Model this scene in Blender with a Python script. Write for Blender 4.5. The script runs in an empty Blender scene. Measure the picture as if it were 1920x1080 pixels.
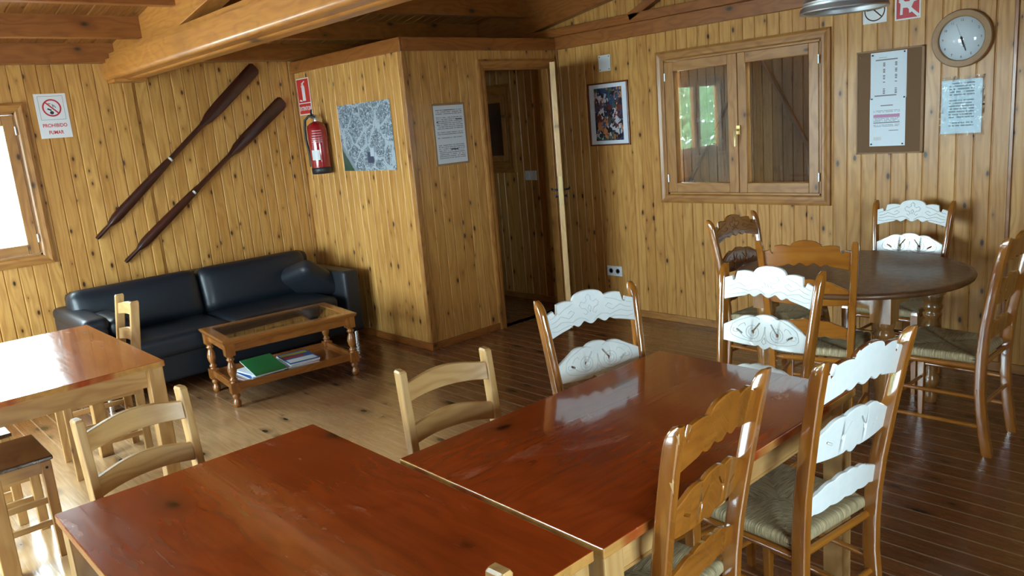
import bpy, math, random
from mathutils import Vector, Matrix
random.seed(7)
S = bpy.context.scene
COL = S.collection
PI = math.pi

# ------------------------------------------------------------------ camera
cd = bpy.data.cameras.new('camera'); cam = bpy.data.objects.new('camera', cd); COL.objects.link(cam)
R_ = Vector((0.7298657, -0.6785072, -0.0832106)); U_ = Vector((0.2009195, 0.0965762, 0.9748356)); F_ = Vector((0.6533968, 0.7282177, -0.2068130))
m = Matrix((R_, U_, -F_)).transposed().to_4x4(); m.translation = Vector((0, 0, 1.6492)); cam.matrix_world = m
cd.sensor_width = 36; cd.sensor_fit = 'HORIZONTAL'; cd.lens = 27.5508; cd.clip_start = 0.02; cd.clip_end = 200
S.camera = cam
S.view_settings.view_transform = 'Standard'; S.view_settings.look = 'None'; S.view_settings.gamma = 1.0
S.view_settings.use_curve_mapping = False
S.view_settings.exposure = 0.18
# ------------------------------------------------------------------ daylight (overcast sky)
W = bpy.data.worlds.new('sky'); S.world = W; W.use_nodes = True
bg = W.node_tree.nodes['Background']
bg.inputs[0].default_value = (0.74, 0.93, 1.0, 1); bg.inputs[1].default_value = 32.0

XL, XD, YA, YS = -1.7, 4.952, 6.31, -1.5      # left wall, right wall, far wall, wall behind the camera
XB, YC = 3.37, 4.715                           # projecting block
HW = 2.2
YR = (YA + YS) / 2; SL = .154; ZR0 = 2.42
def roofz(y): return ZR0 + SL * ((YA - y) if y > YR else (y - YS))

def portal(name, loc, rot, sx, sy):
    l = bpy.data.lights.new(name, 'AREA'); l.shape = 'RECTANGLE'; l.size = sx; l.size_y = sy; l.energy = 1
    l.cycles.is_portal = True
    o = bpy.data.objects.new(name, l); COL.objects.link(o); o.location = loc; o.rotation_euler = rot
W3 = (2.8, 5.7, .35, 2.08)      # out-of-view window added in the left wall, sized for its light (y0,y1,z0,z1)
W2 = (.04, 1.25, 1.01, 1.99)    # window in the far wall (x0,x1)
GD = (-.3, 1.4, .85, 2.05)       # unseen window added behind the camera to match how light falls (x0,x1)
portal('daylight_left', (XL - .1, (W3[0]+W3[1])/2, 1.21), (0, -PI/2, 0), 1.75, 2.9)
portal('daylight_far', (.645, YA + .1, 1.5), (-PI/2, 0, 0), 1.2, 1.0)
portal('daylight_behind', ((GD[0]+GD[1])/2, YS - .1, 1.4), (PI/2, 0, 0), 1.7, 1.2)

# ------------------------------------------------------------------ material helpers
def newmat(name):
    m = bpy.data.materials.new(name); m.use_nodes = True
    nt = m.node_tree; b = nt.nodes['Principled BSDF']; return m, nt, b
def N(nt, typ, **kw):
    n = nt.nodes.new(typ)
    for k, v in kw.items():
        if k.startswith('i_'):
            key = k[2:]; key = int(key) if key.isdigit() else key.replace('_', ' ')
            n.inputs[key].default_value = v
        else: setattr(n, k, v)
    return n
def L(nt, a, b): nt.links.new(a, b)
def math_(nt, op, a, b=None, c=None):
    n = nt.nodes.new('ShaderNodeMath'); n.operation = op
    for i, v in enumerate((a, b, c)):
        if v is None: continue
        if isinstance(v, (int, float)): n.inputs[i].default_value = v
        else: nt.links.new(v, n.inputs[i])
    return n.outputs[0]
def mixc(nt, fac, a, b, mode='MIX'):
    n = nt.nodes.new('ShaderNodeMix'); n.data_type = 'RGBA'; n.blend_type = mode
    for i, v in ((0, fac), (6, a), (7, b)):
        if isinstance(v, (int, float)): n.inputs[i].default_value = v
        elif isinstance(v, tuple): n.inputs[i].default_value = v if len(v) == 4 else (*v, 1)
        else: nt.links.new(v, n.inputs[i])
    return n.outputs[2]
def maprange(nt, v, a, b, c=0., d=1.):
    n = nt.nodes.new('ShaderNodeMapRange'); nt.links.new(v, n.inputs[0])
    n.inputs[1].default_value = a; n.inputs[2].default_value = b; n.inputs[3].default_value = c; n.inputs[4].default_value = d
    return n.outputs[0]
def combine(nt, x, y, z):
    n = nt.nodes.new('ShaderNodeCombineXYZ')
    for i, v in enumerate((x, y, z)):
        if isinstance(v, (int, float)): n.inputs[i].default_value = v
        else: nt.links.new(v, n.inputs[i])
    return n.outputs[0]
def noise(nt, vec, scale, detail=2., rough=.5, dist=0.):
    n = nt.nodes.new('ShaderNodeTexNoise'); nt.links.new(vec, n.inputs['Vector'])
    n.inputs['Scale'].default_value = scale; n.inputs['Detail'].default_value = detail
    n.inputs['Roughness'].default_value = rough; n.inputs['Distortion'].default_value = dist
    return n.outputs['Fac']
def knots(nt, vec, scale, size):
    """0..1 mask of irregular dark knots, with a wider halo"""
    v = nt.nodes.new('ShaderNodeTexVoronoi'); nt.links.new(vec, v.inputs['Vector']); v.voronoi_dimensions = '2D'
    v.inputs['Scale'].default_value = scale
    sep = nt.nodes.new('ShaderNodeSeparateColor'); nt.links.new(v.outputs['Color'], sep.inputs[0])
    thr = maprange(nt, sep.outputs[0], .36, 1, .0, size)
    d = v.outputs['Distance']
    core = maprange(nt, math_(nt, 'SUBTRACT', d, thr), -.02, .035, 1, 0)
    core = math_(nt, 'MULTIPLY', core, maprange(nt, sep.outputs[0], .35, .41))
    halo = maprange(nt, math_(nt, 'SUBTRACT', d, thr), 0, .17, .55, 0)
    halo = math_(nt, 'MULTIPLY', halo, maprange(nt, sep.outputs[0], .35, .41))
    return core, halo

def wood(name, base, dark, knotc=(.05, .018, .006), rough=.32, coat=.5, kscale=None, grain=1.0, var=.25, bump=.02, wear=None, spec=.5, ring=.55, edge=None):
    """solid wood for furniture: reads the point attribute 'grain' (x along the grain)"""
    m, nt, b = newmat(name)
    at = N(nt, 'ShaderNodeAttribute', attribute_name='grain'); oi = N(nt, 'ShaderNodeObjectInfo')
    sx = N(nt, 'ShaderNodeSeparateXYZ'); L(nt, at.outputs['Vector'], sx.inputs[0])
    off = math_(nt, 'MULTIPLY', oi.outputs['Random'], 7.3)
    x = math_(nt, 'ADD', sx.outputs[0], off); y = math_(nt, 'ADD', sx.outputs[1], off); z = sx.outputs[2]
    warp = noise(nt, combine(nt, math_(nt, 'MULTIPLY', x, 2.2), math_(nt, 'MULTIPLY', y, 7), math_(nt, 'MULTIPLY', z, 7)), 1, 2)
    v1 = combine(nt, math_(nt, 'MULTIPLY', x, 1.6), math_(nt, 'MULTIPLY', y, 40 * grain), math_(nt, 'MULTIPLY', z, 40 * grain))
    fine = noise(nt, v1, 1.0, 4, .6, .6)
    rings = math_(nt, 'FRACT', math_(nt, 'MULTIPLY', math_(nt, 'ADD', math_(nt, 'MULTIPLY', y, 1.6), math_(nt, 'ADD', warp, math_(nt, 'MULTIPLY', z, 1.3))), 7))
    rg = math_(nt, 'POWER', math_(nt, 'MULTIPLY_ADD', math_(nt, 'SINE', math_(nt, 'MULTIPLY', rings, 2*PI)), .5, .5), 1.8)
    f = math_(nt, 'ADD', math_(nt, 'MULTIPLY', rg, ring), math_(nt, 'MULTIPLY', maprange(nt, fine, .3, .7), .5))
    col = mixc(nt, f, base, dark)
    big = noise(nt, combine(nt, math_(nt, 'MULTIPLY', x, 1.5), math_(nt, 'MULTIPLY', y, 5), z), 1, 1)
    col = mixc(nt, maprange(nt, big, .35, .7, 0, var), col, tuple(c * .55 for c in base), 'MIX')
    if kscale:
        kv = combine(nt, math_(nt, 'MULTIPLY', x, .55), y, 0.)
        core, halo = knots(nt, kv, kscale, .055)
        col = mixc(nt, halo, col, tuple(c * .6 for c in dark)); col = mixc(nt, core, col, knotc)
    r = math_(nt, 'ADD', maprange(nt, fine, .3, .7, -.04, .08), rough)
    if wear:   # worn pale blotches in the varnish
        wn = noise(nt, combine(nt, math_(nt, 'MULTIPLY', x, 2.4), math_(nt, 'MULTIPLY', y, 6), 0.), 1, 5, .62, .8)
        wm = maprange(nt, wn, .6, .72, 0, wear[1])
        col = mixc(nt, wm, col, wear[0]); r = math_(nt, 'ADD', r, math_(nt, 'MULTIPLY', wm, .25))
    if edge:
        gn = N(nt, 'ShaderNodeNewGeometry'); sn = N(nt, 'ShaderNodeSeparateXYZ'); L(nt, gn.outputs['Normal'], sn.inputs[0])
        en = noise(nt, combine(nt, math_(nt, 'MULTIPLY', x, 3), math_(nt, 'MULTIPLY', y, 3), 1.), 1, 3)
        em = math_(nt, 'MULTIPLY', math_(nt, 'LESS_THAN', sn.outputs[2], .6), maprange(nt, en, .42, .5))
        col = mixc(nt, em, col, mixc(nt, f, edge, tuple(c * .6 for c in edge)))
    L(nt, col, b.inputs['Base Color']); L(nt, r, b.inputs['Roughness'])
    b.inputs['Coat Weight'].default_value = coat; b.inputs['Coat Roughness'].default_value = rough * .35
    b.inputs['Specular IOR Level'].default_value = spec; b.inputs['Coat IOR'].default_value = 1.5 + (.25 if coat >= 1 else 0)
    bp = N(nt, 'ShaderNodeBump', i_Strength=1.0, i_Distance=bump * .02); L(nt, fine, bp.inputs['Height']); L(nt, bp.outputs[0], b.inputs['Normal'])
    bc = N(nt, 'ShaderNodeBump', i_Strength=1.0, i_Distance=bump * .006); L(nt, fine, bc.inputs['Height']); L(nt, bc.outputs[0], b.inputs['Coat Normal'])
    return m

def planks(name, axis, base, base2, dark, width=.09, rough=.40, coat=.10, up='Z', knot=.085, kn=(.045, .016, .005), kscale=9.5, floor=False):
    """boarded surface; axis = coordinate across the boards, up = along them"""
    m, nt, b = newmat(name)
    g = N(nt, 'ShaderNodeNewGeometry'); sx = N(nt, 'ShaderNodeSeparateXYZ'); L(nt, g.outputs['Position'], sx.inputs[0])
    s = sx.outputs['XYZ'.index(axis)]; t = sx.outputs['XYZ'.index(up)]
    pid = math_(nt, 'FLOOR', math_(nt, 'DIVIDE', s, width))
    if floor:
        wn0 = N(nt, 'ShaderNodeTexWhiteNoise', noise_dimensions='1D'); L(nt, pid, wn0.inputs['W'])
        seg = math_(nt, 'FLOOR', math_(nt, 'ADD', math_(nt, 'DIVIDE', t, 2.2), wn0.outputs['Value']))
        pid = math_(nt, 'ADD', pid, math_(nt, 'MULTIPLY', seg, 37.7))
    wn = N(nt, 'ShaderNodeTexWhiteNoise', noise_dimensions='1D'); L(nt, pid, wn.inputs['W'])
    sc = N(nt, 'ShaderNodeSeparateColor'); L(nt, wn.outputs['Color'], sc.inputs[0])
    po = math_(nt, 'MULTIPLY', sc.outputs[0], 9.)
    t2 = math_(nt, 'ADD', t, po)
    warp = noise(nt, combine(nt, math_(nt, 'MULTIPLY', s, 9), math_(nt, 'MULTIPLY', t2, 1.8), po), 1, 2)
    rings = math_(nt, 'FRACT', math_(nt, 'MULTIPLY', math_(nt, 'ADD', math_(nt, 'MULTIPLY', s, 4), warp), 5))
    fine = noise(nt, combine(nt, math_(nt, 'MULTIPLY', s, 90), math_(nt, 'MULTIPLY', t2, 2.5), po), 1, 3, .6)
    col = mixc(nt, sc.outputs[1], base, base2)
    f = math_(nt, 'ADD', math_(nt, 'MULTIPLY', math_(nt, 'POWER', math_(nt, 'MULTIPLY_ADD', math_(nt, 'SINE', math_(nt, 'MULTIPLY', rings, 2*PI)), .5, .5), 2.), .38), math_(nt, 'MULTIPLY', maprange(nt, fine, .35, .75), .35))
    col = mixc(nt, f, col, dark)
    blot = noise(nt, combine(nt, math_(nt, 'MULTIPLY', s, 8), math_(nt, 'MULTIPLY', t2, 3), po), 1, 3)
    col = mixc(nt, maprange(nt, blot, .52, .78, 0, .5), col, dark)
    core, halo = knots(nt, combine(nt, s, math_(nt, 'MULTIPLY', t2, .5), 0.), kscale, knot)
    col = mixc(nt, math_(nt, 'MULTIPLY', halo, 1.), col, tuple(c * .7 for c in dark)); col = mixc(nt, core, col, kn)
    r = math_(nt, 'ADD', maprange(nt, fine, .3, .7, -.05, .07), rough)
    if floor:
        # trodden varnish, with window light painted into its paler tone
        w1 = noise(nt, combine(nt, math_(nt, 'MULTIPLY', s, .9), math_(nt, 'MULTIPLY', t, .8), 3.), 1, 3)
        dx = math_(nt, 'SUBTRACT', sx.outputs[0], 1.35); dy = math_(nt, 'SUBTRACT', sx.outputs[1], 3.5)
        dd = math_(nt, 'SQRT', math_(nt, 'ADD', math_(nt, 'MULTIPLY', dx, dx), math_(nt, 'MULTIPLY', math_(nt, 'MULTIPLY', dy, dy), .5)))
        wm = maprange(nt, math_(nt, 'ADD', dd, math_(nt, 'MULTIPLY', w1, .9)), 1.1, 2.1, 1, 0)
        worn_lit = mixc(nt, f, (.84, .55, .27), (.60, .35, .15)); worn_lit = mixc(nt, math_(nt, 'MAXIMUM', halo, core), worn_lit, (.05, .025, .012))
        col = mixc(nt, math_(nt, 'MULTIPLY', wm, .85), col, worn_lit)
        gap = math_(nt, 'ABSOLUTE', math_(nt, 'SUBTRACT', math_(nt, 'FRACT', math_(nt, 'DIVIDE', s, width)), .5))
        col = mixc(nt, maprange(nt, gap, .455, .470), col, mixc(nt, .30, col, (.80, .58, .38)))
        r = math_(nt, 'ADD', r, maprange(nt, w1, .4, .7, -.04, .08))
    L(nt, col, b.inputs['Base Color']); L(nt, r, b.inputs['Roughness'])
    b.inputs['Coat Weight'].default_value = coat; b.inputs['Coat Roughness'].default_value = .12 if not floor else .16
    b.inputs['Specular IOR Level'].default_value = .5 if floor else .32
    bp = N(nt, 'ShaderNodeBump', i_Strength=1.0, i_Distance=.0006); L(nt, math_(nt, 'ADD', fine, math_(nt, 'MULTIPLY', blot, 2.5)), bp.inputs['Height'])
    L(nt, bp.outputs[0], b.inputs['Normal']); L(nt, bp.outputs[0], b.inputs['Coat Normal'])
    return m

def plain(name, col, rough=.5, metal=0., coat=0., spec=.5, noisy=0., nscale=60):
    m, nt, b = newmat(name)
    b.inputs['Base Color'].default_value = (*col, 1); b.inputs['Roughness'].default_value = rough
    b.inputs['Metallic'].default_value = metal; b.inputs['Coat Weight'].default_value = coat; b.inputs['Specular IOR Level'].default_value = spec
    tc = N(nt, 'ShaderNodeTexCoord'); n = noise(nt, tc.outputs['Object'], nscale, 3)
    c = mixc(nt, maprange(nt, n, .3, .7, 0, max(noisy, .04)), col, tuple(x * .5 for x in col)); L(nt, c, b.inputs['Base Color'])
    if noisy:
        bp = N(nt, 'ShaderNodeBump', i_Strength=.6, i_Distance=.001); L(nt, n, bp.inputs['Height']); L(nt, bp.outputs[0], b.inputs['Normal'])
    return m

PA, PB, PDK = (.62, .335, .096), (.50, .245, .062), (.31, .122, .024)
MAT = dict(
    wallX=planks('pine_boards_x', 'X', PA, PB, PDK), wallY=planks('pine_boards_y', 'Y', PA, PB, PDK),
    roof=planks('roof_boards', 'X', (.32, .135, .03), (.26, .10, .022), (.14, .045, .009), up='Y', rough=.4, coat=.2),
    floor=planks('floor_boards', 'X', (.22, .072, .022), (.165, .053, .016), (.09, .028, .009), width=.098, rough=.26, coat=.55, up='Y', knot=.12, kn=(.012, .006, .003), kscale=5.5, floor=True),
    pinetrim=wood('pine_batten', (.58, .305, .075), (.40, .18, .04), kscale=5, coat=.35, rough=.33),
    trim=wood('amber_trim', (.42, .19, .042), (.27, .10, .02), kscale=5, coat=.15, rough=.4),
    band=wood('reddish_band', (.33, .11, .02), (.22, .066, .011), kscale=4, var=.15, coat=.3, rough=.36, knotc=(.03, .01, .004)),
    beam=wood('glulam_beam', (.50, .205, .036), (.37, .13, .022), kscale=2, var=.1, coat=.22, rough=.42),
    sash=wood('sash_pine', (.44, .205, .055), (.30, .12, .028), kscale=6, coat=.2, rough=.38),
    leafedge=wood('door_edge_wood', (.72, .46, .22), (.58, .34, .15), kscale=6, coat=.2),
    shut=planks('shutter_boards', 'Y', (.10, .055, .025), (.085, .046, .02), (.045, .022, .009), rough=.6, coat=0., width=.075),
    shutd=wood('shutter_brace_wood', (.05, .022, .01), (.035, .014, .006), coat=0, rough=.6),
    top=wood('red_varnished_top', (.42, .060, .008), (.23, .024, .003), kscale=3.4, coat=1.0, rough=.20, grain=.8, bump=.03, knotc=(.02, .004, .001), wear=((.56, .20, .11), .5), var=.4, ring=.28, edge=(.60, .30, .08)),
    pine=wood('raw_pine', (.60, .36, .14), (.42, .21, .065), coat=.25, rough=.36, kscale=4),
    chair=wood('honey_varnish', (.40, .145, .020), (.23, .066, .007), coat=1.0, rough=.16, grain=.8, bump=.006, spec=.6, ring=.32, var=.12),
    dseat=wood('dark_stained_seat', (.085, .035, .016), (.045, .016, .007), coat=.9, rough=.16),
    rtab=wood('brown_table_varnish', (.15, .062, .022), (.11, .04, .013), coat=.35, rough=.42, grain=.7, bump=.006),
    rleg=wood('brown_turned_legs', (.34, .155, .045), (.22, .09, .022), coat=.8, rough=.2),
    coffee=wood('coffee_table_wood', (.42, .16, .035), (.28, .09, .018), coat=.9, rough=.2, grain=.7),
    oar=wood('oar_wood', (.060, .014, .007), (.028, .007, .004), coat=.6, rough=.3, bump=.006),
    leather=plain('blue_black_leather', (.008, .013, .021), .42, coat=.04, noisy=.3, nscale=180),
    leather2=plain('dark_fabric_leather', (.014, .016, .022), .5, noisy=.3, nscale=180),
    chrome=plain('chrome', (.75, .77, .8), .12, 1.), steel=plain('brushed_steel', (.80, .86, .92), .42, 1.),
    black=plain('black_iron', (.012, .012, .014), .4, .3), rubber=plain('black_rubber', (.014, .014, .016), .45),
    brass=plain('brass', (.55, .42, .2), .3, 1.), white=plain('white_plastic', (.72, .76, .78), .35),
    red=plain('red_enamel', (.30, .010, .014), .16, coat=1.), redsign=plain('red_print', (.55, .03, .02), .45),
    redtext=plain('red_lettering', (.50, .02, .03), .5), signw=plain('sign_white', (.72, .74, .76), .35),
    ink=plain('dark_ink', (.02, .02, .025), .6), greyink=plain('grey_ink', (.20, .21, .24), .6), pink=plain('pink_print', (.55, .25, .45), .6),
    paper=plain('paper', (.72, .82, .92), .55), paper2=plain('paper_plain', (.66, .68, .70), .55), cork=plain('cork_board', (.20, .105, .05), .8, noisy=.5, nscale=400),
    corkframe=plain('board_edge', (.30, .17, .08), .6), clockrim=plain('beech_rim', (.34, .19, .085), .5, noisy=.15, nscale=40),
    clockface=plain('clock_face', (.74, .85, .95), .08, coat=1.), mag1=plain('green_cover', (.02, .20, .06), .3), mag2=plain('blue_cover', (.06, .16, .5), .3),
    mag3=plain('yellow_print', (.7, .6, .08), .3), mag4=plain('red_cover', (.6, .06, .06), .3), pages=plain('page_block', (.78, .84, .90), .6),
    frame=wood('picture_frame_wood', (.20, .05, .012), (.12, .03, .008), coat=.5), mount=plain('white_mount', (.66, .72, .80), .6),
    navy=plain('dark_blue_print', (.04, .055, .10), .4), sea=plain('pale_blue_print', (.42, .48, .56), .4), palecarve=plain('pale_groove', (.50, .56, .57), .6), carve=plain('carved_groove', (.07, .022, .007), .7), leaf=plain('foliage', (.22, .42, .14), .6, noisy=.5, nscale=8), bark=plain('bark', (.08, .05, .03), .8),
    deck=plain('pale_paving', (.55, .56, .55), .8, noisy=.2, nscale=3), tape=plain('white_tape', (.6, .6, .58), .5),
)
# rush seats: strands run across each rail and meet along the diagonals
def rush_mat():
    m, nt, b = newmat('woven_rush')
    tc = N(nt, 'ShaderNodeTexCoord'); sx = N(nt, 'ShaderNodeSeparateXYZ'); L(nt, tc.outputs['Object'], sx.inputs[0])
    x, y, z = sx.outputs
    cond = math_(nt, 'GREATER_THAN', math_(nt, 'ABSOLUTE', math_(nt, 'DIVIDE', x, .20)), math_(nt, 'ABSOLUTE', math_(nt, 'DIVIDE', y, .19)))
    def mixf(a, c):
        return math_(nt, 'ADD', math_(nt, 'MULTIPLY', cond, a), math_(nt, 'MULTIPLY', math_(nt, 'SUBTRACT', 1., cond), c))
    across = mixf(y, x); along = math_(nt, 'ADD', mixf(x, y), z)
    n1 = noise(nt, combine(nt, math_(nt, 'MULTIPLY', across, 260), math_(nt, 'MULTIPLY', along, 16), cond), 1, 3, .6)
    n2 = noise(nt, combine(nt, math_(nt, 'MULTIPLY', across, 60), math_(nt, 'MULTIPLY', along, 9), cond), 1, 2, .6)
    col = mixc(nt, maprange(nt, n1, .36, .62), (.20, .15, .075), (.60, .48, .28))
    col = mixc(nt, maprange(nt, n2, .45, .7, 0, .6), col, (.36, .30, .19))
    L(nt, col, b.inputs['Base Color']); b.inputs['Roughness'].default_value = .55
    bp = N(nt, 'ShaderNodeBump', i_Strength=1.0, i_Distance=.003); L(nt, n1, bp.inputs['Height']); L(nt, bp.outputs[0], b.inputs['Normal'])
    return m
MAT['rush'] = rush_mat()
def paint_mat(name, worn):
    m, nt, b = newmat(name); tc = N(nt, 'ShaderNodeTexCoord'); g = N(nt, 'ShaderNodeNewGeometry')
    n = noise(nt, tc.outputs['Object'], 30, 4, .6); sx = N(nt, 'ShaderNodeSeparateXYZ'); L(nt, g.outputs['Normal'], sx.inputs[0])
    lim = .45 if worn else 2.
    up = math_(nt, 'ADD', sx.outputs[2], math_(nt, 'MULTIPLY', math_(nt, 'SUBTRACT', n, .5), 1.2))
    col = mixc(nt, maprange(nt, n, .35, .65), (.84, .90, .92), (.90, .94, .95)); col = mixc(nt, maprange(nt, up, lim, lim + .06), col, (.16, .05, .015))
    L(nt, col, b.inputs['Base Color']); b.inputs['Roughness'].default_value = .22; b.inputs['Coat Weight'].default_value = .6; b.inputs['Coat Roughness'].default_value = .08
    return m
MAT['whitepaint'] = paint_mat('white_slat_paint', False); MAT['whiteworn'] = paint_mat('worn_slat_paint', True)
def glass_mat(name, tint=(.96, .98, .98), ior=1.52):
    m = bpy.data.materials.new(name); m.use_nodes = True; nt = m.node_tree; nt.nodes.clear()
    o = N(nt, 'ShaderNodeOutputMaterial'); mx = N(nt, 'ShaderNodeMixShader'); fr = N(nt, 'ShaderNodeFresnel', i_IOR=ior)
    tr = N(nt, 'ShaderNodeBsdfTransparent', i_Color=(*tint, 1)); gl = N(nt, 'ShaderNodeBsdfGlossy', i_Roughness=.005)
    g = N(nt, 'ShaderNodeNewGeometry')      # both faces of the thin pane see air outside, no internal trapping
    L(nt, math_(nt, 'ADD', ior, math_(nt, 'MULTIPLY', g.outputs['Backfacing'], 1/ior - ior)), fr.inputs['IOR'])
    L(nt, fr.outputs[0], mx.inputs[0]); L(nt, tr.outputs[0], mx.inputs[1]); L(nt, gl.outputs[0], mx.inputs[2]); L(nt, mx.outputs[0], o.inputs[0])
    return m
MAT['glass'] = glass_mat('window_glass', ior=1.62); MAT['tableglass'] = glass_mat('table_glass', (.80, .86, .84), 1.6)
def film_mat():
    m = bpy.data.materials.new('plastic_sleeve_film'); m.use_nodes = True; nt = m.node_tree; nt.nodes.clear()
    o = N(nt, 'ShaderNodeOutputMaterial'); mx = N(nt, 'ShaderNodeMixShader'); fr = N(nt, 'ShaderNodeFresnel', i_IOR=1.5)
    tc = N(nt, 'ShaderNodeTexCoord'); n = noise(nt, tc.outputs['Object'], 11, 3, .5, 1.2)
    bp = N(nt, 'ShaderNodeBump', i_Strength=1., i_Distance=.02); L(nt, n, bp.inputs['Height'])
    L(nt, bp.outputs[0], fr.inputs['Normal'])
    tr = N(nt, 'ShaderNodeBsdfTransparent', i_Color=(.93, .95, .96, 1)); gl = N(nt, 'ShaderNodeBsdfGlossy', i_Roughness=.06); L(nt, bp.outputs[0], gl.inputs['Normal'])
    L(nt, fr.outputs[0], mx.inputs[0]); L(nt, tr.outputs[0], mx.inputs[1]); L(nt, gl.outputs[0], mx.inputs[2]); L(nt, mx.outputs[0], o.inputs[0])
    return m
MAT['film'] = film_mat()
def aerial_mat():
    m, nt, b = newmat('aerial_photo_print')
    tc = N(nt, 'ShaderNodeTexCoord'); o = tc.outputs['Object']; sx = N(nt, 'ShaderNodeSeparateXYZ'); L(nt, o, sx.inputs[0])
    v = N(nt, 'ShaderNodeTexVoronoi', i_Scale=70.); L(nt, o, v.inputs['Vector'])
    houses = maprange(nt, v.outputs['Distance'], .28, .36, 1, 0)
    sc = N(nt, 'ShaderNodeSeparateColor'); L(nt, v.outputs['Color'], sc.inputs[0])
    n = noise(nt, o, 45, 5, .7, .5)
    ground = mixc(nt, maprange(nt, n, .35, .65), (.02, .035, .05), (.30, .37, .44))
    col = mixc(nt, math_(nt, 'MULTIPLY', houses, math_(nt, 'GREATER_THAN', sc.outputs[0], .45)), ground, (.62, .70, .80))
    v2 = N(nt, 'ShaderNodeTexVoronoi', i_Scale=6.5, feature='DISTANCE_TO_EDGE'); L(nt, mixc(nt, .06, o, N(nt, 'ShaderNodeTexNoise', i_Scale=5.).outputs['Color']), v2.inputs['Vector'])
    road = maprange(nt, v2.outputs['Distance'], .035, .055, 1, 0)
    col = mixc(nt, math_(nt, 'MULTIPLY', road, .85), col, (.38, .44, .50))
    # open ground and sea front at the lower left
    q = math_(nt, 'ADD', math_(nt, 'MULTIPLY', sx.outputs[0], 1.1), math_(nt, 'MULTIPLY', sx.outputs[1], 1.0))
    q = math_(nt, 'ADD', q, math_(nt, 'MULTIPLY', n, .05))
    col = mixc(nt, maprange(nt, q, -.42, -.40, 1, 0), col, (.20, .25, .28)); col = mixc(nt, maprange(nt, q, -.47, -.45, 1, 0), col, (.035, .075, .05))
    L(nt, col, b.inputs['Base Color']); b.inputs['Roughness'].default_value = .35
    return m
MAT['aerial'] = aerial_mat()
def art_mat():
    m, nt, b = newmat('abstract_print')
    tc = N(nt, 'ShaderNodeTexCoord'); o = tc.outputs['Object']
    v = N(nt, 'ShaderNodeTexVoronoi', i_Scale=24.); L(nt, mixc(nt, .12, o, N(nt, 'ShaderNodeTexNoise', i_Scale=12.).outputs['Color']), v.inputs['Vector'])
    sc = N(nt, 'ShaderNodeSeparateColor'); L(nt, v.outputs['Color'], sc.inputs[0])
    r = N(nt, 'ShaderNodeValToRGB'); L(nt, sc.outputs[0], r.inputs[0]); r.color_ramp.interpolation = 'CONSTANT'
    e = r.color_ramp.elements; e[0].color = (.015, .015, .03, 1); e[1].position = .85; e[1].color = (.45, .45, .5, 1)
    for p, c in ((.25, (.03, .07, .16)), (.45, (.12, .03, .02)), (.6, (.42, .17, .06)), (.74, (.05, .10, .09))):
        k = e.new(p); k.color = (*c, 1)
    L(nt, r.outputs[0], b.inputs['Base Color']); b.inputs['Roughness'].default_value = .3
    return m
MAT['art'] = art_mat()
def text_rows_mat(name, paper, ink, rows, x0, x1, y0, y1, seed=0.):
    """printed paragraphs too small to read: rows of word-like dashes (object x,y)"""
    m, nt, b = newmat(name)
    tc = N(nt, 'ShaderNodeTexCoord'); sx = N(nt, 'ShaderNodeSeparateXYZ'); L(nt, tc.outputs['Object'], sx.inputs[0])
    x, y = sx.outputs[0], sx.outputs[1]
    ry = math_(nt, 'MULTIPLY', y, rows); row = math_(nt, 'FLOOR', ry); fr = math_(nt, 'FRACT', ry)
    n = noise(nt, combine(nt, math_(nt, 'MULTIPLY', x, 110), math_(nt, 'MULTIPLY', row, 7.3), seed), 1, 2)
    w = N(nt, 'ShaderNodeTexWhiteNoise', noise_dimensions='1D'); L(nt, math_(nt, 'ADD', row, seed), w.inputs['W'])
    msk = math_(nt, 'MULTIPLY', math_(nt, 'GREATER_THAN', n, .43), math_(nt, 'LESS_THAN', fr, .45))
    msk = math_(nt, 'MULTIPLY', msk, math_(nt, 'GREATER_THAN', w.outputs['Value'], .22))
    for a, c, op in ((x, x0, 'GREATER_THAN'), (x, x1, 'LESS_THAN'), (y, y0, 'GREATER_THAN'), (y, y1, 'LESS_THAN')):
        msk = math_(nt, 'MULTIPLY', msk, math_(nt, op, a, c))
    L(nt, mixc(nt, math_(nt, 'MULTIPLY', msk, .75), paper, ink), b.inputs['Base Color']); b.inputs['Roughness'].default_value = .5
    return m

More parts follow.
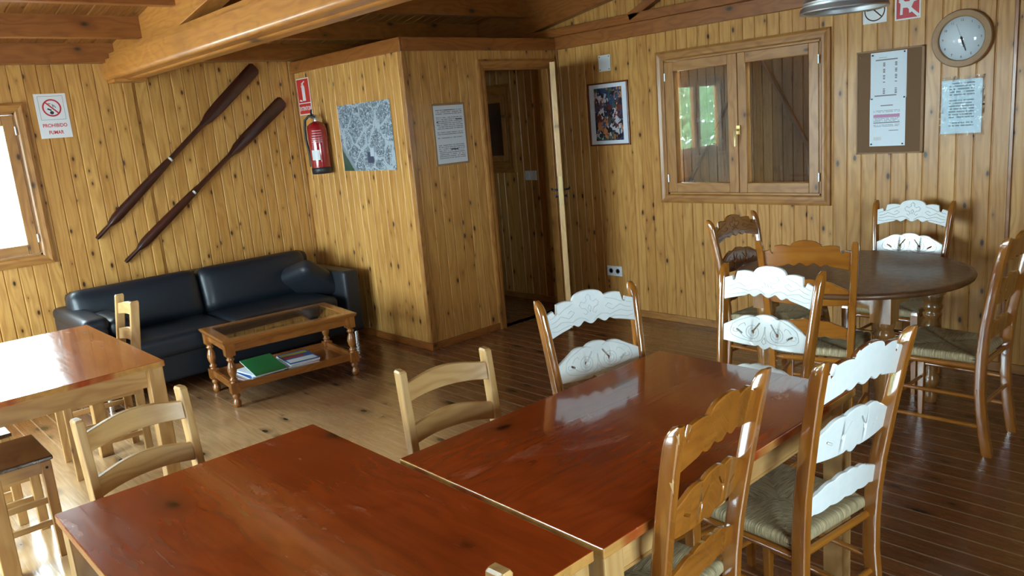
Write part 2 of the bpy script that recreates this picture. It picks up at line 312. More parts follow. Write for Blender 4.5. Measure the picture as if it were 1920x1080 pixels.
# ------------------------------------------------------------------ mesh helpers
class MB:
    def __init__(s): s.v = []; s.f = []; s.g = []; s.sm = []; s.T = Matrix.Identity(4)
    def add(s, vs, fs, gs=None, smooth=False, T=None):
        b = len(s.v); T = s.T @ T if T is not None else s.T
        o = Vector((random.random() * 5, random.random() * 5, random.random()))
        if gs is None: gs = vs
        for p, g in zip(vs, gs): s.v.append(T @ Vector(p)); s.g.append(Vector(g) + o)
        for f in fs: s.f.append([i + b for i in f]); s.sm.append(smooth)
        return s
    def box(s, a, b, T=None, ax=None):
        a = Vector(a); b = Vector(b); d = b - a
        if ax is None: ax = max(range(3), key=lambda i: abs(d[i]))
        oth = sorted([i for i in range(3) if i != ax], key=lambda i: -abs(d[i])); perm = [ax] + oth
        vs = [Vector((b[0] if i & 1 else a[0], b[1] if i & 2 else a[1], b[2] if i & 4 else a[2])) for i in range(8)]
        gs = [Vector((v[perm[0]], v[perm[1]], v[perm[2]])) for v in vs]
        return s.add(vs, [(0, 2, 3, 1), (4, 5, 7, 6), (0, 1, 5, 4), (2, 6, 7, 3), (0, 4, 6, 2), (1, 3, 7, 5)], gs, T=T)
    def loft(s, secs, cap=True, smooth=True, T=None, grain=None):
        n = len(secs[0]); vs = [Vector(p) for q in secs for p in q]; fs = []
        for i in range(len(secs) - 1):
            for j in range(n): k = (j + 1) % n; fs.append((i*n+j, i*n+k, (i+1)*n+k, (i+1)*n+j))
        if grain is None:
            dz = (sum((Vector(p) for p in secs[-1]), Vector()) - sum((Vector(p) for p in secs[0]), Vector())) / n
            ax = max(range(3), key=lambda i: abs(dz[i]))
        else: ax = grain
        perm = [ax] + [i for i in range(3) if i != ax]
        gs = [Vector((v[perm[0]], v[perm[1]], v[perm[2]])) for v in vs]
        s.add(vs, fs, gs, smooth, T)
        if cap:
            for q, rev in ((secs[0], True), (secs[-1], False)):
                qq = [Vector(p) for p in q]; f = list(range(n));  f = f[::-1] if rev else f
                s.add(qq, [f], [Vector((v[perm[0]], v[perm[1]], v[perm[2]])) for v in qq], False, T)
        return s
    def lathe(s, prof, n=20, T=None, smooth=True, cap=True):
        secs = [[(r * math.cos(2*PI*j/n), r * math.sin(2*PI*j/n), z) for j in range(n)] for r, z in prof]
        return s.loft(secs, cap, smooth, T, 2)
    def cyl(s, a, b, r, n=12, r2=None, T=None):
        a = Vector(a); b = Vector(b); d = b - a; q = d.to_track_quat('Z', 'Y').to_matrix().to_4x4(); q.translation = a
        return s.lathe([(r, 0), (r if r2 is None else r2, d.length)], n, (T @ q) if T is not None else q)
    def tube(s, pts, r, n=8, T=None):
        pts = [Vector(p) for p in pts]; secs = []
        for i, p in enumerate(pts):
            d = (pts[min(i+1, len(pts)-1)] - pts[max(i-1, 0)]).normalized()
            up = Vector((0, 0, 1)) if abs(d.z) < .9 else Vector((0, 1, 0))
            x = d.cross(up).normalized(); y = x.cross(d); rr = r[i] if isinstance(r, (list, tuple)) else r
            secs.append([p + (x * math.cos(2*PI*j/n) + y * math.sin(2*PI*j/n)) * rr for j in range(n)])
        return s.loft(secs, T=T)
    def rbox(s, c, h, r, puff=0., n=10, T=None, fn=None):
        """rounded, optionally puffed box: centre c, half sizes h, radius r"""
        c = Vector(c); h = Vector(h); vs = []; fs = []
        for ax in range(3):
            for sg in (-1, 1):
                b = len(vs); u, w = (ax + 1) % 3, (ax + 2) % 3
                for i in range(n + 1):
                    for j in range(n + 1):
                        def e(k): t = 2 * k / n - 1; return math.copysign(1 - (1 - abs(t)) ** 1.6, t)
                        p = Vector((0, 0, 0)); p[ax] = sg * h[ax]; p[u] = e(i) * h[u]; p[w] = e(j) * h[w]
                        inn = Vector([max(-(h[k]-r), min(h[k]-r, p[k])) for k in range(3)])
                        d = p - inn
                        if d.length > 1e-9: p = inn + d.normalized() * r
                        if puff:
                            q = [p[k] / h[k] for k in range(3)]
                            for k in range(3):
                                a, bb = q[(k+1) % 3], q[(k+2) % 3]
                                if k == min(range(3), key=lambda t: h[t]): p[k] *= 1 + puff * (1 - a*a) * (1 - bb*bb)
                        if fn: p = fn(p)
                        vs.append(c + p)
                for i in range(n):
                    for j in range(n):
                        q = [b+i*(n+1)+j, b+(i+1)*(n+1)+j, b+(i+1)*(n+1)+j+1, b+i*(n+1)+j+1]
                        fs.append(q if sg > 0 else q[::-1])
        return s.add(vs, fs, None, True, T)
    def plate(s, top, bot, x0, x1, th, yf, n=72, T=None):
        """slat: outline z=bot(u)..top(u) for u in -1..1, front at y=yf(u)-th/2"""
        secs = []
        for i in range(n + 1):
            u = -1 + 2 * i / n; x = x0 + (x1 - x0) * i / n; y = yf(u); zt, zb = top(u), bot(u); c = .0025
            secs.append([(x, y-th/2, zb+c), (x, y-th/2+c, zb), (x, y+th/2-c, zb), (x, y+th/2, zb+c), (x, y+th/2, zt-c), (x, y+th/2-c, zt), (x, y-th/2+c, zt), (x, y-th/2, zt-c)])
        secs = [q[::-1] for q in secs]
        return s.loft(secs, smooth=False, T=T, grain=0)
    def build(s, name, mat, parent=None, bevel=0, merge=False):
        me = bpy.data.meshes.new(name); me.from_pydata([tuple(v) for v in s.v], [], s.f)
        a = me.attributes.new('grain', 'FLOAT_VECTOR', 'POINT'); a.data.foreach_set('vector', [c for g in s.g for c in g])
        me.polygons.foreach_set('use_smooth', s.sm)
        me.materials.append(MAT[mat] if isinstance(mat, str) else mat)
        me.update()
        if merge:
            import bmesh
            bm = bmesh.new(); bm.from_mesh(me); bmesh.ops.remove_doubles(bm, verts=bm.verts, dist=1e-5); bmesh.ops.recalc_face_normals(bm, faces=bm.faces); bm.to_mesh(me); bm.free()
        o = bpy.data.objects.new(name, me); COL.objects.link(o)
        if parent: o.parent = parent
        if bevel:
            mo = o.modifiers.new('bevel', 'BEVEL'); mo.width = bevel; mo.segments = 2; mo.limit_method = 'ANGLE'; mo.angle_limit = math.radians(40)
        return o
def tag(o, label=None, cat=None, group=None, kind=None):
    for k, v in (('label', label), ('category', cat), ('group', group), ('kind', kind)):
        if v: o[k] = v
    return o
def empty(name, loc=(0, 0, 0), rz=0, label=None, cat=None, group=None, rot=None, kind=None):
    o = bpy.data.objects.new(name, None); COL.objects.link(o); o.location = loc; o.empty_display_size = .1
    o.rotation_euler = rot if rot else (0, 0, rz)
    return tag(o, label, cat, group, kind)
def dup(root, loc, rz=None, label=None):
    r = root.copy(); COL.objects.link(r); r.location = loc
    if rz is not None: r.rotation_euler = (0, 0, rz)
    if label: r['label'] = label
    for ch in root.children:
        c = ch.copy(); COL.objects.link(c); c.parent = r
        for g in ch.children:
            d = g.copy(); COL.objects.link(d); d.parent = c
    return r
def struct(o): o['kind'] = 'structure'; return o
ROT_A = (PI/2, 0, 0)            # facing -Y : local x -> +X, y -> +Z, z -> -Y
ROT_D = (PI/2, 0, -PI/2)        # facing -X : local x -> -Y, y -> +Z, z -> -X

# ------------------------------------------------------------------ shell
def grooved(mb, to3, s0, s1, z0, z1, width=.09, dep=.006, gw=.006):
    """boards between s0..s1, z0..z1; to3(s, z, d) gives the point, d = depth into the wall"""
    k0 = math.floor(s0 / width + 1e-6); pts = [(s0, 0.)]
    k = k0 + 1
    while k * width < s1 - 1e-6:
        c = k * width
        for q in ((c - gw, 0.), (c - gw*.25, dep), (c + gw*.25, dep), (c + gw, 0.)):
            if s0 < q[0] < s1: pts.append(q)
        k += 1
    pts.append((s1, 0.))
    vs = []; fs = []
    for i, (s, d) in enumerate(pts): vs += [to3(s, z0, d), to3(s, z1 if not callable(z1) else z1(s), d)]
    for i in range(len(pts) - 1): fs.append((2*i, 2*i+2, 2*i+3, 2*i+1))
    mb.add(vs, fs, [Vector(v) for v in vs])
def wall(name, mat, to3, s0, s1, z0, z1, holes=(), flip=False):
    mb = MB(); edges = sorted({s0, s1, *[h[0] for h in holes], *[h[1] for h in holes]})
    for a, b in zip(edges, edges[1:]):
        hs = sorted([(h[2], h[3]) for h in holes if h[0] <= a + 1e-6 and h[1] >= b - 1e-6]); z = z0
        for h0, h1 in hs:
            if h0 > z + 1e-6: grooved(mb, to3, a, b, z, h0)
            z = h1
        grooved(mb, to3, a, b, z, z1)
    # outer skin and reveals
    T = .12
    for a, b in zip(edges, edges[1:]):
        hs = sorted([(h[2], h[3]) for h in holes if h[0] <= a + 1e-6 and h[1] >= b - 1e-6]); z = z0
        top = max(z1(a), z1(b)) if callable(z1) else z1
        for h0, h1 in hs + [(top, None)]:
            if h0 > z + 1e-6:
                zz = (z1(a), z1(b)) if (callable(z1) and h1 is None) else (h0, h0)
                mb.add([to3(a, z, T), to3(b, z, T), to3(b, zz[1], T), to3(a, zz[0], T)], [(3, 2, 1, 0)])
            if h1 is not None: z = h1
    for h in holes:
        for (a, c), (b, d) in (((h[0], h[2]), (h[1], h[2])), ((h[1], h[2]), (h[1], h[3])), ((h[1], h[3]), (h[0], h[3])), ((h[0], h[3]), (h[0], h[2]))):
            mb.add([to3(a, c, 0), to3(b, d, 0), to3(b, d, T), to3(a, c, T)], [(3, 2, 1, 0)])
    return struct(mb.build(name, mat))
W1 = (2.42, 3.63, 1.01, 1.995)       # shuttered window in the right wall (y0,y1,z0,z1)
WH = (5.40, 6.05, 1.28, 1.90)        # hall window
DO = (4.125, 4.845, 0., 2.07)        # door opening (x0,x1)
ZT = 2.42
gz = lambda y: roofz(y)
A3 = lambda s, z, d: (s, YA + d, z)
wall('wall_back', 'wallX', A3, XL, XD, 0, ZT, [(W2[0], W2[1], W2[2], W2[3])])
wD = MB()
def wallD():
    # right wall incl. gable: split at the ridge
    to3 = lambda s, z, d: (XD + d, -s, z)
    hs = [(-W1[1], -W1[0], W1[2], W1[3]), (-WH[1], -WH[0], WH[2], WH[3])]
    return wall('wall_right', 'wallY', to3, -YA, -YS, 0, (lambda s: roofz(-s)), hs)
wallD()
wall('wall_left', 'wallY', lambda s, z, d: (XL - d, s, z), YS, YA, 0, (lambda s: roofz(s)), [W3])
wall('wall_front', 'wallX', lambda s, z, d: (-s, YS - d, z), -XD, -XL, 0, ZT, [(-GD[1], -GD[0], GD[2], GD[3])])
def thinwall(name, mat, to3, s0, s1, z0, z1, holes=()):
    return wall(name, mat, to3, s0, s1, z0, z1, holes)
# block: left face (x = XB) and front face (y = YC)
_T = .08
wall('wall_block_side', 'wallY', lambda s, z, d: (XB + d * .5, -s, z), -YA, -YC, 0, 2.29)
wall('wall_block_front', 'wallX', lambda s, z, d: (s, YC + d * .6, z), XB, XD, 0, 2.29, [(DO[0], DO[1], DO[2], DO[3])])
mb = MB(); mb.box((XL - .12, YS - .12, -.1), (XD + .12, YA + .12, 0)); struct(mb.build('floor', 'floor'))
# roof
def slope(name, ya, yb):
    mb = MB()
    grooved(mb, (lambda s, z, d: (s, z, roofz(z) + d)), XL - .12, XD + .12, ya, yb)
    e = .14; o = .35
    za, zb = roofz(ya) , roofz(yb)
    mb.add([(XL-.3, ya, za+e), (XD+.3, ya, za+e), (XD+.3, yb, zb+e), (XL-.3, yb, zb+e)], [(0, 1, 2, 3)])
    return struct(mb.build(name, 'roof'))
slope('ceiling_north', YR, YA + .12); slope('ceiling_south', YS - .12, YR)
# eave closing boards
mb = MB(); mb.box((XL-.12, YA + .12, 2.3), (XD+.12, YA+.16, 2.62)); mb.box((XL-.12, YS-.16, 2.3), (XD+.12, YS-.12, 2.62)); struct(mb.build('trim_1', 'band'))
# eave plates and purlins
def bar(name, mat, a, b, bev=.006): mb = MB(); mb.box(a, b); return struct(mb.build(name, mat, bevel=bev))
bar('trim_2', 'band', (XL, YA - .10, 2.305), (XD, YA, 2.45)); bar('trim_3', 'band', (XL, YS, 2.305), (XD, YS + .10, 2.45))
k = 4
for i in range(1, 8):
    for y in ((YA - .71 - .655 * (i - 1)), (YS + .71 + .655 * (i - 1))):
        if y > YR + .1 if i and y > YR else y < YR - .1:
            bar('trim_%d' % k, 'band', (XL, y, roofz(y) - .135), (XD, y + .075, roofz(y) + .02)); k += 1
bar('trim_%d' % k, 'band', (XL, YR - .05, roofz(YR) - .2), (XD, YR + .05, roofz(YR) + .02)); k += 1
# wall plates: right wall and block bands
bar('trim_%d' % k, 'band', (XD - .035, YS, 2.2), (XD, YC - .0, 2.30), .004); k += 1
bar('trim_%d' % k, 'band', (XD - .07, YS, 2.30), (XD, YA, 2.365), .004); k += 1
bar('trim_%d' % k, 'band', (XB - .022, YC - .022, 2.2), (XB, YA, 2.295), .004); k += 1
bar('trim_%d' % k, 'band', (XB, YC - .022, 2.2), (XD - .035, YC, 2.295), .004); k += 1
# gable rafters + struts on right wall
def rafter(name, x0, x1, mat, d0=.27, d1=-.02):
    mb = MB()
    for ya, yb in ((YA - .0, YR), (YR, YS)):
        za, zb = roofz(ya), roofz(yb)
        vs = [(x0, ya, za-d0), (x1, ya, za-d0), (x1, ya, za-d1), (x0, ya, za-d1), (x0, yb, zb-d0), (x1, yb, zb-d0), (x1, yb, zb-d1), (x0, yb, zb-d1)]
        mb.add(vs, [(0, 1, 2, 3), (7, 6, 5, 4), (0, 4, 5, 1), (1, 5, 6, 2), (2, 6, 7, 3), (3, 7, 4, 0)], [(v[1], v[2], v[0]) for v in vs])
    return struct(mb.build(name, mat, bevel=.004))
rafter('trim_%d' % k, XD - .075, XD - .001, 'band'); k += 1
rafter('trim_%d' % k, 1.935, 2.065, 'beam', .25); k += 1
mb = MB()
for sg in (1, -1):
    a = Vector((XD - .04, YR + sg * .62, 2.36)); b = Vector((XD - .04, YR + sg * .25, 2.36 + .22))
    a = Vector((XD - .04, YR + sg * 1.48, 2.34)); b = Vector((XD - .04, YR + sg * .45, 2.79))
    d = (b - a).normalized(); q = d.to_track_quat('Z', 'X').to_matrix().to_4x4(); q.translation = a
    mb.box((-.03, -.03, 0), (.03, .03, (b-a).length), T=q)
mb.box((XD - .07, YR - .05, 2.36), (XD - .005, YR + .05, 2.85))
struct(mb.build('trim_%d' % k, 'band', bevel=.003)); k += 1
# truss tie beam with rounded moulded underside
def tie():
    x0, x1, z0, z1 = 1.865, 2.125, 2.185, 2.325
    prof = [(x0, z1), (x0, z0+.028)]
    for i in range(7): a = PI + i * PI/12; prof.append((x0 + .028 + .028*math.cos(a), z0 + .028 + .028*math.sin(a)))
    prof += [(x0+.10, z0), (x0+.108, z0-.006), (x0+.12, z0-.010), (x0+.14, z0-.010), (x0+.152, z0-.006), (x0+.16, z0)]
    for i in range(7): a = 1.5*PI + i * PI/12; prof.append((x1 - .028 + .028*math.cos(a), z0 + .028 + .028*math.sin(a)))
    prof += [(x1, z1), (x1-.03, z1), (x1-.03, z1+.04), (x0+.03, z1+.04), (x0+.03, z1)]
    mb = MB(); mb.loft([[(x, y, z) for x, z in prof] for y in (YS, YA)], smooth=False, grain=1)
    for sg, y in ((1, YA), (-1, YS)):
        mb.box((1.885, y - .16 if sg > 0 else y, 2.165), (2.105, y if sg > 0 else y + .16, 2.185))
    return struct(mb.build('trim_%d' % k, 'beam'))
tie(); k += 1
mb = MB(); mb.box((1.985, YA - .012, 0), (2.045, YA, 2.18)); struct(mb.build('trim_%d' % k, 'pinetrim', bevel=.003)); k += 1
mb = MB(); mb.box((XD - .012, 1.335, 0), (XD, 1.352, 2.2)); struct(mb.build('trim_%d' % k, 'band', bevel=.002)); k += 1
# corner beads
mb = MB(); mb.box((XB - .008, YC - .012, .06), (XB + .035, YC, 2.2)); mb.box((XB - .012, YC - .008, .06), (XB, YC + .03, 2.2)); struct(mb.build('trim_%d' % k, 'trim', bevel=.002)); k += 1
mb = MB(); mb.box((XB - .02, YA - .02, .06), (XB, YA, 2.2)); mb.box((XD - .018, YC - .018, .06), (XD, YC, 2.2)); struct(mb.build('trim_%d' % k, 'trim', bevel=.003)); k += 1
# baseboards
for nm, a, b in (('back', (XL, YA-.014, 0), (XB, YA, .055)), ('block_side', (XB-.014, YC-.014, 0), (XB, YA-.014, .055)), ('block_front', (XB, YC-.014, 0), (4.06, YC, .055)),
                 ('right', (XD-.014, YS, 0), (XD, YC, .055)), ('hall', (XD-.014, YC+.08, 0), (XD, YA, .055)), ('left', (XL, YS, 0), (XL+.014, YA, .055))):
    mb = MB(); mb.box(a, b); struct(mb.build('baseboard_' + nm, 'band' if 'block' in nm else 'trim', bevel=.003))

# ------------------------------------------------------------------ windows, doors
def casing(mb, x0, x1, y0, y1, w, t=.018, bottom=True):
    """mitred moulded casing around the opening, local x,y; sits z 0..t"""
    def side(p0, p1, q0, q1):   # outer edge p0-p1, inner q0-q1
        steps = [(0, 0), (0, t), (.25, t*1.25), (.6, t*.9), (.85, t*.9), (1, t*.45), (1, 0)]
        secs = []
        for (o, i) in ((p0, q0), (p1, q1)):
            o = Vector(o); i = Vector(i); secs.append([(o.x + (i.x-o.x)*a, o.y + (i.y-o.y)*a, h) for a, h in steps])
        mb.loft(secs, smooth=False)
    X0, X1, Y0, Y1 = x0 - w, x1 + w, y0 - (w if bottom else 0), y1 + w
    side((X0, Y0, 0), (X0, Y1, 0), (x0, y0, 0), (x0, y1, 0)); side((X1, Y1, 0), (X1, Y0, 0), (x1, y1, 0), (x1, y0, 0))
    side((X0, Y1, 0), (X1, Y1, 0), (x0, y1, 0), (x1, y1, 0))
    if bottom: side((X1, Y0, 0), (X0, Y0, 0), (x1, y0, 0), (x0, y0, 0))
def window(n, loc, rot, w, h, cw=.065, sashes=2, handle=True, st=.07):
    """origin at the opening's lower left corner on the wall face, local z towards the room"""
    r = empty('window_%d' % n, loc, rot=rot, kind='structure')
    mb = MB(); casing(mb, 0, w, 0, h, cw); mb.build('window_casing', 'trim', r)
    mb = MB()
    for a, b in (((0, 0), (.012, h)), ((w-.012, 0), (w, h)), ((0, 0), (w, .012)), ((0, h-.012), (w, h))): mb.box((a[0], a[1], -.10), (b[0], b[1], 0))
    mb.build('window_frame', 'sash', r)
    sw = (w - .024) / sashes
    for i in range(sashes):
        a = .012 + sw * i; mb = MB(); z0, z1 = -.055, .006
        e = .002
        mb.box((a+e, .014, z0), (a+st, h-.014, z1)); mb.box((a+sw-st, .014, z0), (a+sw-e, h-.014, z1))
        mb.box((a+st, .014, z0), (a+sw-st, .014+st, z1)); mb.box((a+st, h-.014-st, z0), (a+sw-st, h-.014, z1))
        s = mb.build('sash', 'sash', r, bevel=.004)
        mb = MB(); mb.box((a+st-.004, .01+st, -.03), (a+sw-st+.004, h-.01-st, -.026)); mb.build('pane', 'glass', s)
        for zz in (.12, h - .12):
            mb = MB(); xx = a if i == 0 else a + sw
            mb.cyl((xx, zz - .028, .012), (xx, zz + .028, .012), .006); mb.build('hinge', 'steel', s)
    if sashes == 2: mb = MB(); mb.box((w/2-.018, .016, .006), (w/2+.010, h-.016, .016)); mb.build('astragal', 'sash', r, bevel=.003)
    if handle:
        mb = MB(); x = w/2 + .015; y = h * .46
        mb.box((x-.014, y-.03, .006), (x+.014, y+.03, .020)); mb.tube([(x, y, .015), (x, y, .05), (x-.004, y-.01, .056), (x-.006, y-.11, .054)], .007); mb.build('handle', 'brass' if n == 1 else 'white', r)
    return r
w1 = window(1, (XD, W1[1], W1[2]), ROT_D, W1[1]-W1[0], W1[3]-W1[2])
window(2, (W2[0], YA, W2[2]), ROT_A, W2[1]-W2[0], W2[3]-W2[2], handle=True)
window(3, (XL, W3[0], W3[2]), (PI/2, 0, PI/2), W3[1]-W3[0], W3[3]-W3[2], handle=False, st=.05, sashes=3)
window(4, (XD, WH[1], WH[2]), ROT_D, WH[1]-WH[0], WH[3]-WH[2], cw=.09, sashes=1, handle=False, st=.055)
window(5, (GD[1], YS, GD[2]), (PI/2, 0, PI), GD[1]-GD[0], GD[3]-GD[2], handle=False, st=.05, sashes=3)
# closed outside shutters with diagonal braces behind the right wall's window
for i, (ya, yb) in enumerate(((3.02, 3.63), (2.42, 3.02))):
    s = empty('shutter', (0, 0, 0), label=('closed board shutter behind the left pane, brace rising to the right', 'closed board shutter behind the right pane, brace falling to the right')[i], cat='shutter', group='shutters outside the window')
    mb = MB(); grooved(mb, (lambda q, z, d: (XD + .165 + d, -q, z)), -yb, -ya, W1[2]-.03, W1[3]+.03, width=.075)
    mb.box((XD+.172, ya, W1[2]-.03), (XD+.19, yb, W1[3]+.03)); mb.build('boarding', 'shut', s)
    mb = MB()
    p = (Vector((XD+.155, 3.13, 1.76)), Vector((XD+.155, 3.57, 1.04))) if i == 0 else (Vector((XD+.155, 2.95, 1.98)), Vector((XD+.155, 2.48, 1.13)))
    d = p[1]-p[0]; q = d.to_track_quat('Z', 'X').to_matrix().to_4x4(); q.translation = p[0]
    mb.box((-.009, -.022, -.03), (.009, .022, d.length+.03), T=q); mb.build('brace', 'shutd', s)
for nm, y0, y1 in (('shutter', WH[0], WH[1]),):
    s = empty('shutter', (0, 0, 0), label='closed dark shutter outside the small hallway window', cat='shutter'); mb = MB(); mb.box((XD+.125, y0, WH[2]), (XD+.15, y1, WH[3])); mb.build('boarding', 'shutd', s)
# hallway door opening: casing + lining, then the open leaf
dr = empty('door_1', (DO[0], YC, 0), rot=ROT_A, kind='structure')
mb = MB(); casing(mb, 0, DO[1]-DO[0], 0, DO[3], .065, t=.016, bottom=False); mb.build('door_casing', 'trim', dr)
mb = MB(); ow = DO[1]-DO[0]
mb.box((0, 0, -.075), (.015, DO[3], .002)); mb.box((ow-.015, 0, -.075), (ow, DO[3], .002)); mb.box((0, DO[3]-.015, -.075), (ow, DO[3], .002)); mb.build('door_lining', 'trim', dr, bevel=.002)
# the leaf: hinge at (4.85,4.67), free edge at (4.34,4.18)
hx, hy = 4.846, 4.675; fx, fy = 4.345, 4.188
ang = math.atan2(fy-hy, fx-hx); ln = math.hypot(fx-hx, fy-hy)
lf = empty('door_2', (hx, hy, .012), rz=ang, kind='structure')
mb = MB(); mb.box((0, -.019, 0), (ln, .019, 2.045)); lo = mb.build('door_leaf', 'leafedge', lf, bevel=.002)
mb = MB()
for sy in (-1, 1):
    for zz in ((.15, .95), (1.08, 1.92)): mb.box((.09, sy*.019 - .002, zz[0]), (ln-.09, sy*.019+.002, zz[1]))
mb.build('door_panel', 'trim', lo, bevel=.002)
for sy in (-1, 1):
    mb = MB(); x = ln - .055
    mb.box((x-.02, min(sy*.019, sy*.024), .975), (x+.02, max(sy*.019, sy*.024), 1.20)); mb.build('handle_plate', 'black', lf, bevel=.002)
    mb = MB(); mb.tube([(x, sy*.022, 1.095), (x, sy*.055, 1.095), (x-.01, sy*.064, 1.096), (x-.06, sy*.068, 1.103), (x-.115, sy*.067, 1.096)], [.008, .008, .008, .007, .006]); mb.build('handle', 'black', lf)
    mb = MB(); mb.tube([(x, sy*.022, 1.045), (x, sy*.04, 1.045)], .007); mb.tube([(x-.004, sy*.044, 1.03), (x-.004, sy*.044, 1.06)], .005); mb.build('thumb_turn', 'black', lf)
mb = MB(); mb.box((ln-.001, -.011, .98), (ln+.0015, .011, 1.20)); mb.box((ln, -.006, 1.085), (ln+.010, .006, 1.105)); mb.build('lock_plate', 'brass', lf)

# ------------------------------------------------------------------ outside
mb = MB(); mb.box((-30, -30, -.45), (35, 40, -.3)); struct(mb.build('ground', 'deck'))
def tree(x, y, h, r, lab, seed):
    rnd = random.Random(seed); t = empty('garden_tree', (x, y, -.3), label=lab, cat='tree', group='trees beyond the windows')
    mb = MB(); mb.tube([(0, 0, 0), (.05, 0, h*.4), (0, .06, h*.75)], [.13, .1, .05]); mb.build('trunk', 'bark', t)
    mb = MB(); vs = []; fs = []
    for i in range(2600):
        a = rnd.random()*2*PI; u = rnd.random()*2-1; rr = r*(.55+.45*rnd.random()**.5); q = math.sqrt(1-u*u)
        c = Vector((rr*q*math.cos(a), rr*q*math.sin(a), h*.62 + u*rr*h*.42/r)); d = Vector((rnd.gauss(0, 1), rnd.gauss(0, 1), rnd.gauss(0, 1))).normalized()
        e = d.orthogonal().normalized() * .055; g = d.cross(e).normalized() * .12
        b = len(vs); vs += [c-g, c+e, c+g, c-e]; fs.append((b, b+1, b+2, b+3))
    mb.add(vs, fs); mb.build('foliage', 'leaf', t)
tree(-4.6, 10.4, 3.8, 1.7, 'leafy green tree seen mirrored in the left window pane', 3)
tree(-8.2, 11.2, 4.2, 1.7, 'second leafy tree, farther left beyond the far wall window', 5)

# ------------------------------------------------------------------ tables (120 x 75 pine tables with red varnished tops)
def pine_table(loc, rz, label):
    t = empty('dining_table', loc, rz, label, 'table', 'rectangular pine dining tables')
    mb = MB(); w3 = .25
    mb.box((-.603, -.377, .724), (.603, .377, .75), ax=0)
    mb.build('tabletop', 'top', t, bevel=.003)
    mb = MB(); mb.box((-.56, -.335, .635), (.56, -.315, .724)); mb.box((-.56, .315, .635), (.56, .335, .724)); mb.box((-.555, -.315, .635), (-.535, .315, .724)); mb.box((.535, -.315, .635), (.555, .315, .724))
    mb.box((-.53, -.338, .628), (.53, -.312, .638)); mb.box((-.53, .312, .628), (.53, .338, .638)); mb.build('apron', 'pine', t, bevel=.003)
    for sx in (-1, 1):
        for sy in (-1, 1):
            mb = MB(); x, y = sx*.562, sy*.337
            mb.box((x-.032, y-.032, 0), (x+.032, y+.032, .724)); mb.build('leg', 'pine', t, bevel=.004)
    return t
t1 = pine_table((1.718, 1.401, 0), 0, 'pine table with the glossy red top, farther of the two pushed end to side')
t2 = dup(t1, (.722, 1.640, 0), PI/2, 'red topped pine table nearest the camera, worn at its left corner')
t3 = dup(t1, (.700, 4.137, 0), PI/2, 'red topped table by the left window, its top full of glare')

# ------------------------------------------------------------------ carved ladder back chairs
def chair_posts_y(z):    # centre line of the rear posts (backwards = +y)
    pts = [(0, .238), (.15, .212), (.30, .198), (.45, .198), (.6, .212), (.75, .235), (.9, .262), (1.02, .287)]
    for (a, ya), (b, yb) in zip(pts, pts[1:]):
        if z <= b:
            t = (z-a)/(b-a); return ya + (yb-ya)*t
    return pts[-1][1]
def chair_posts_x(z): return .172 + (.006 if z < .45 else .006 + .034 * ((z-.45)/.55))
def lerp_tab(tab):
    def f(u):
        u = abs(u)
        for (a, ya), (b, yb) in zip(tab, tab[1:]):
            if u <= b: return ya + (yb-ya) * (u-a) / (b-a) if b > a else yb
        return tab[-1][1]
    return f
def bumps(u, c, w, h): d = (abs(u)-c)/w; return h * math.sqrt(max(0, 1-d*d)) if abs(d) < 1 else 0
def top_up(u):
    a = abs(u); z = .958
    if a < .34: z = .984 + .026*math.sqrt(max(0, 1-(a/.345)**2))
    elif a < .74: z = .978 + .006*math.sin((a-.34)/.40*PI)+.002
    elif a < .82: z = .960 - .016*math.sqrt(max(0, 1-((a-.78)/.04)**2)) if a < .82 else .958
    else: z = .962 - (a-.82)*.06
    return z
def top_dn(u):
    a = abs(u); z = .862 + .034*(1-a**1.7)
    z += -.010*math.exp(-(a/.09)**2) + .006*math.exp(-((a-.16)/.05)**2) - .007*math.exp(-((a-.30)/.07)**2) + .006*math.exp(-((a-.42)/.05)**2)
    return z
def mid_up(u):
    a = abs(u)
    if a < .26: return .800 + .020*math.sqrt(max(0, 1-(a/.28)**2))
    if a < .62: return .784 + .026*math.sqrt(max(0, 1-((a-.40)/.26)**2))
    return .798 - (a-.62)*.095
def mid_dn(u):
    a = abs(u); return .698 - .004*math.sin(min(1, a/.9)*PI) - .010*math.exp(-(a/.08)**2) + .005*math.exp(-((a-.14)/.04)**2) - .006*(1-a)
def low_up(u):
    a = abs(u); z = .576 + .042*(1-a**1.8)
    return z + .005*abs(math.sin(a*9.5))*(a < .72)
def low_dn(u):
    a = abs(u); return .527 + .012*(1-a*a) - .006*abs(math.sin(a*8))
def slat_y(z, bow=.013): return lambda u: chair_posts_y(z) - .004 + bow*(1-u*u)
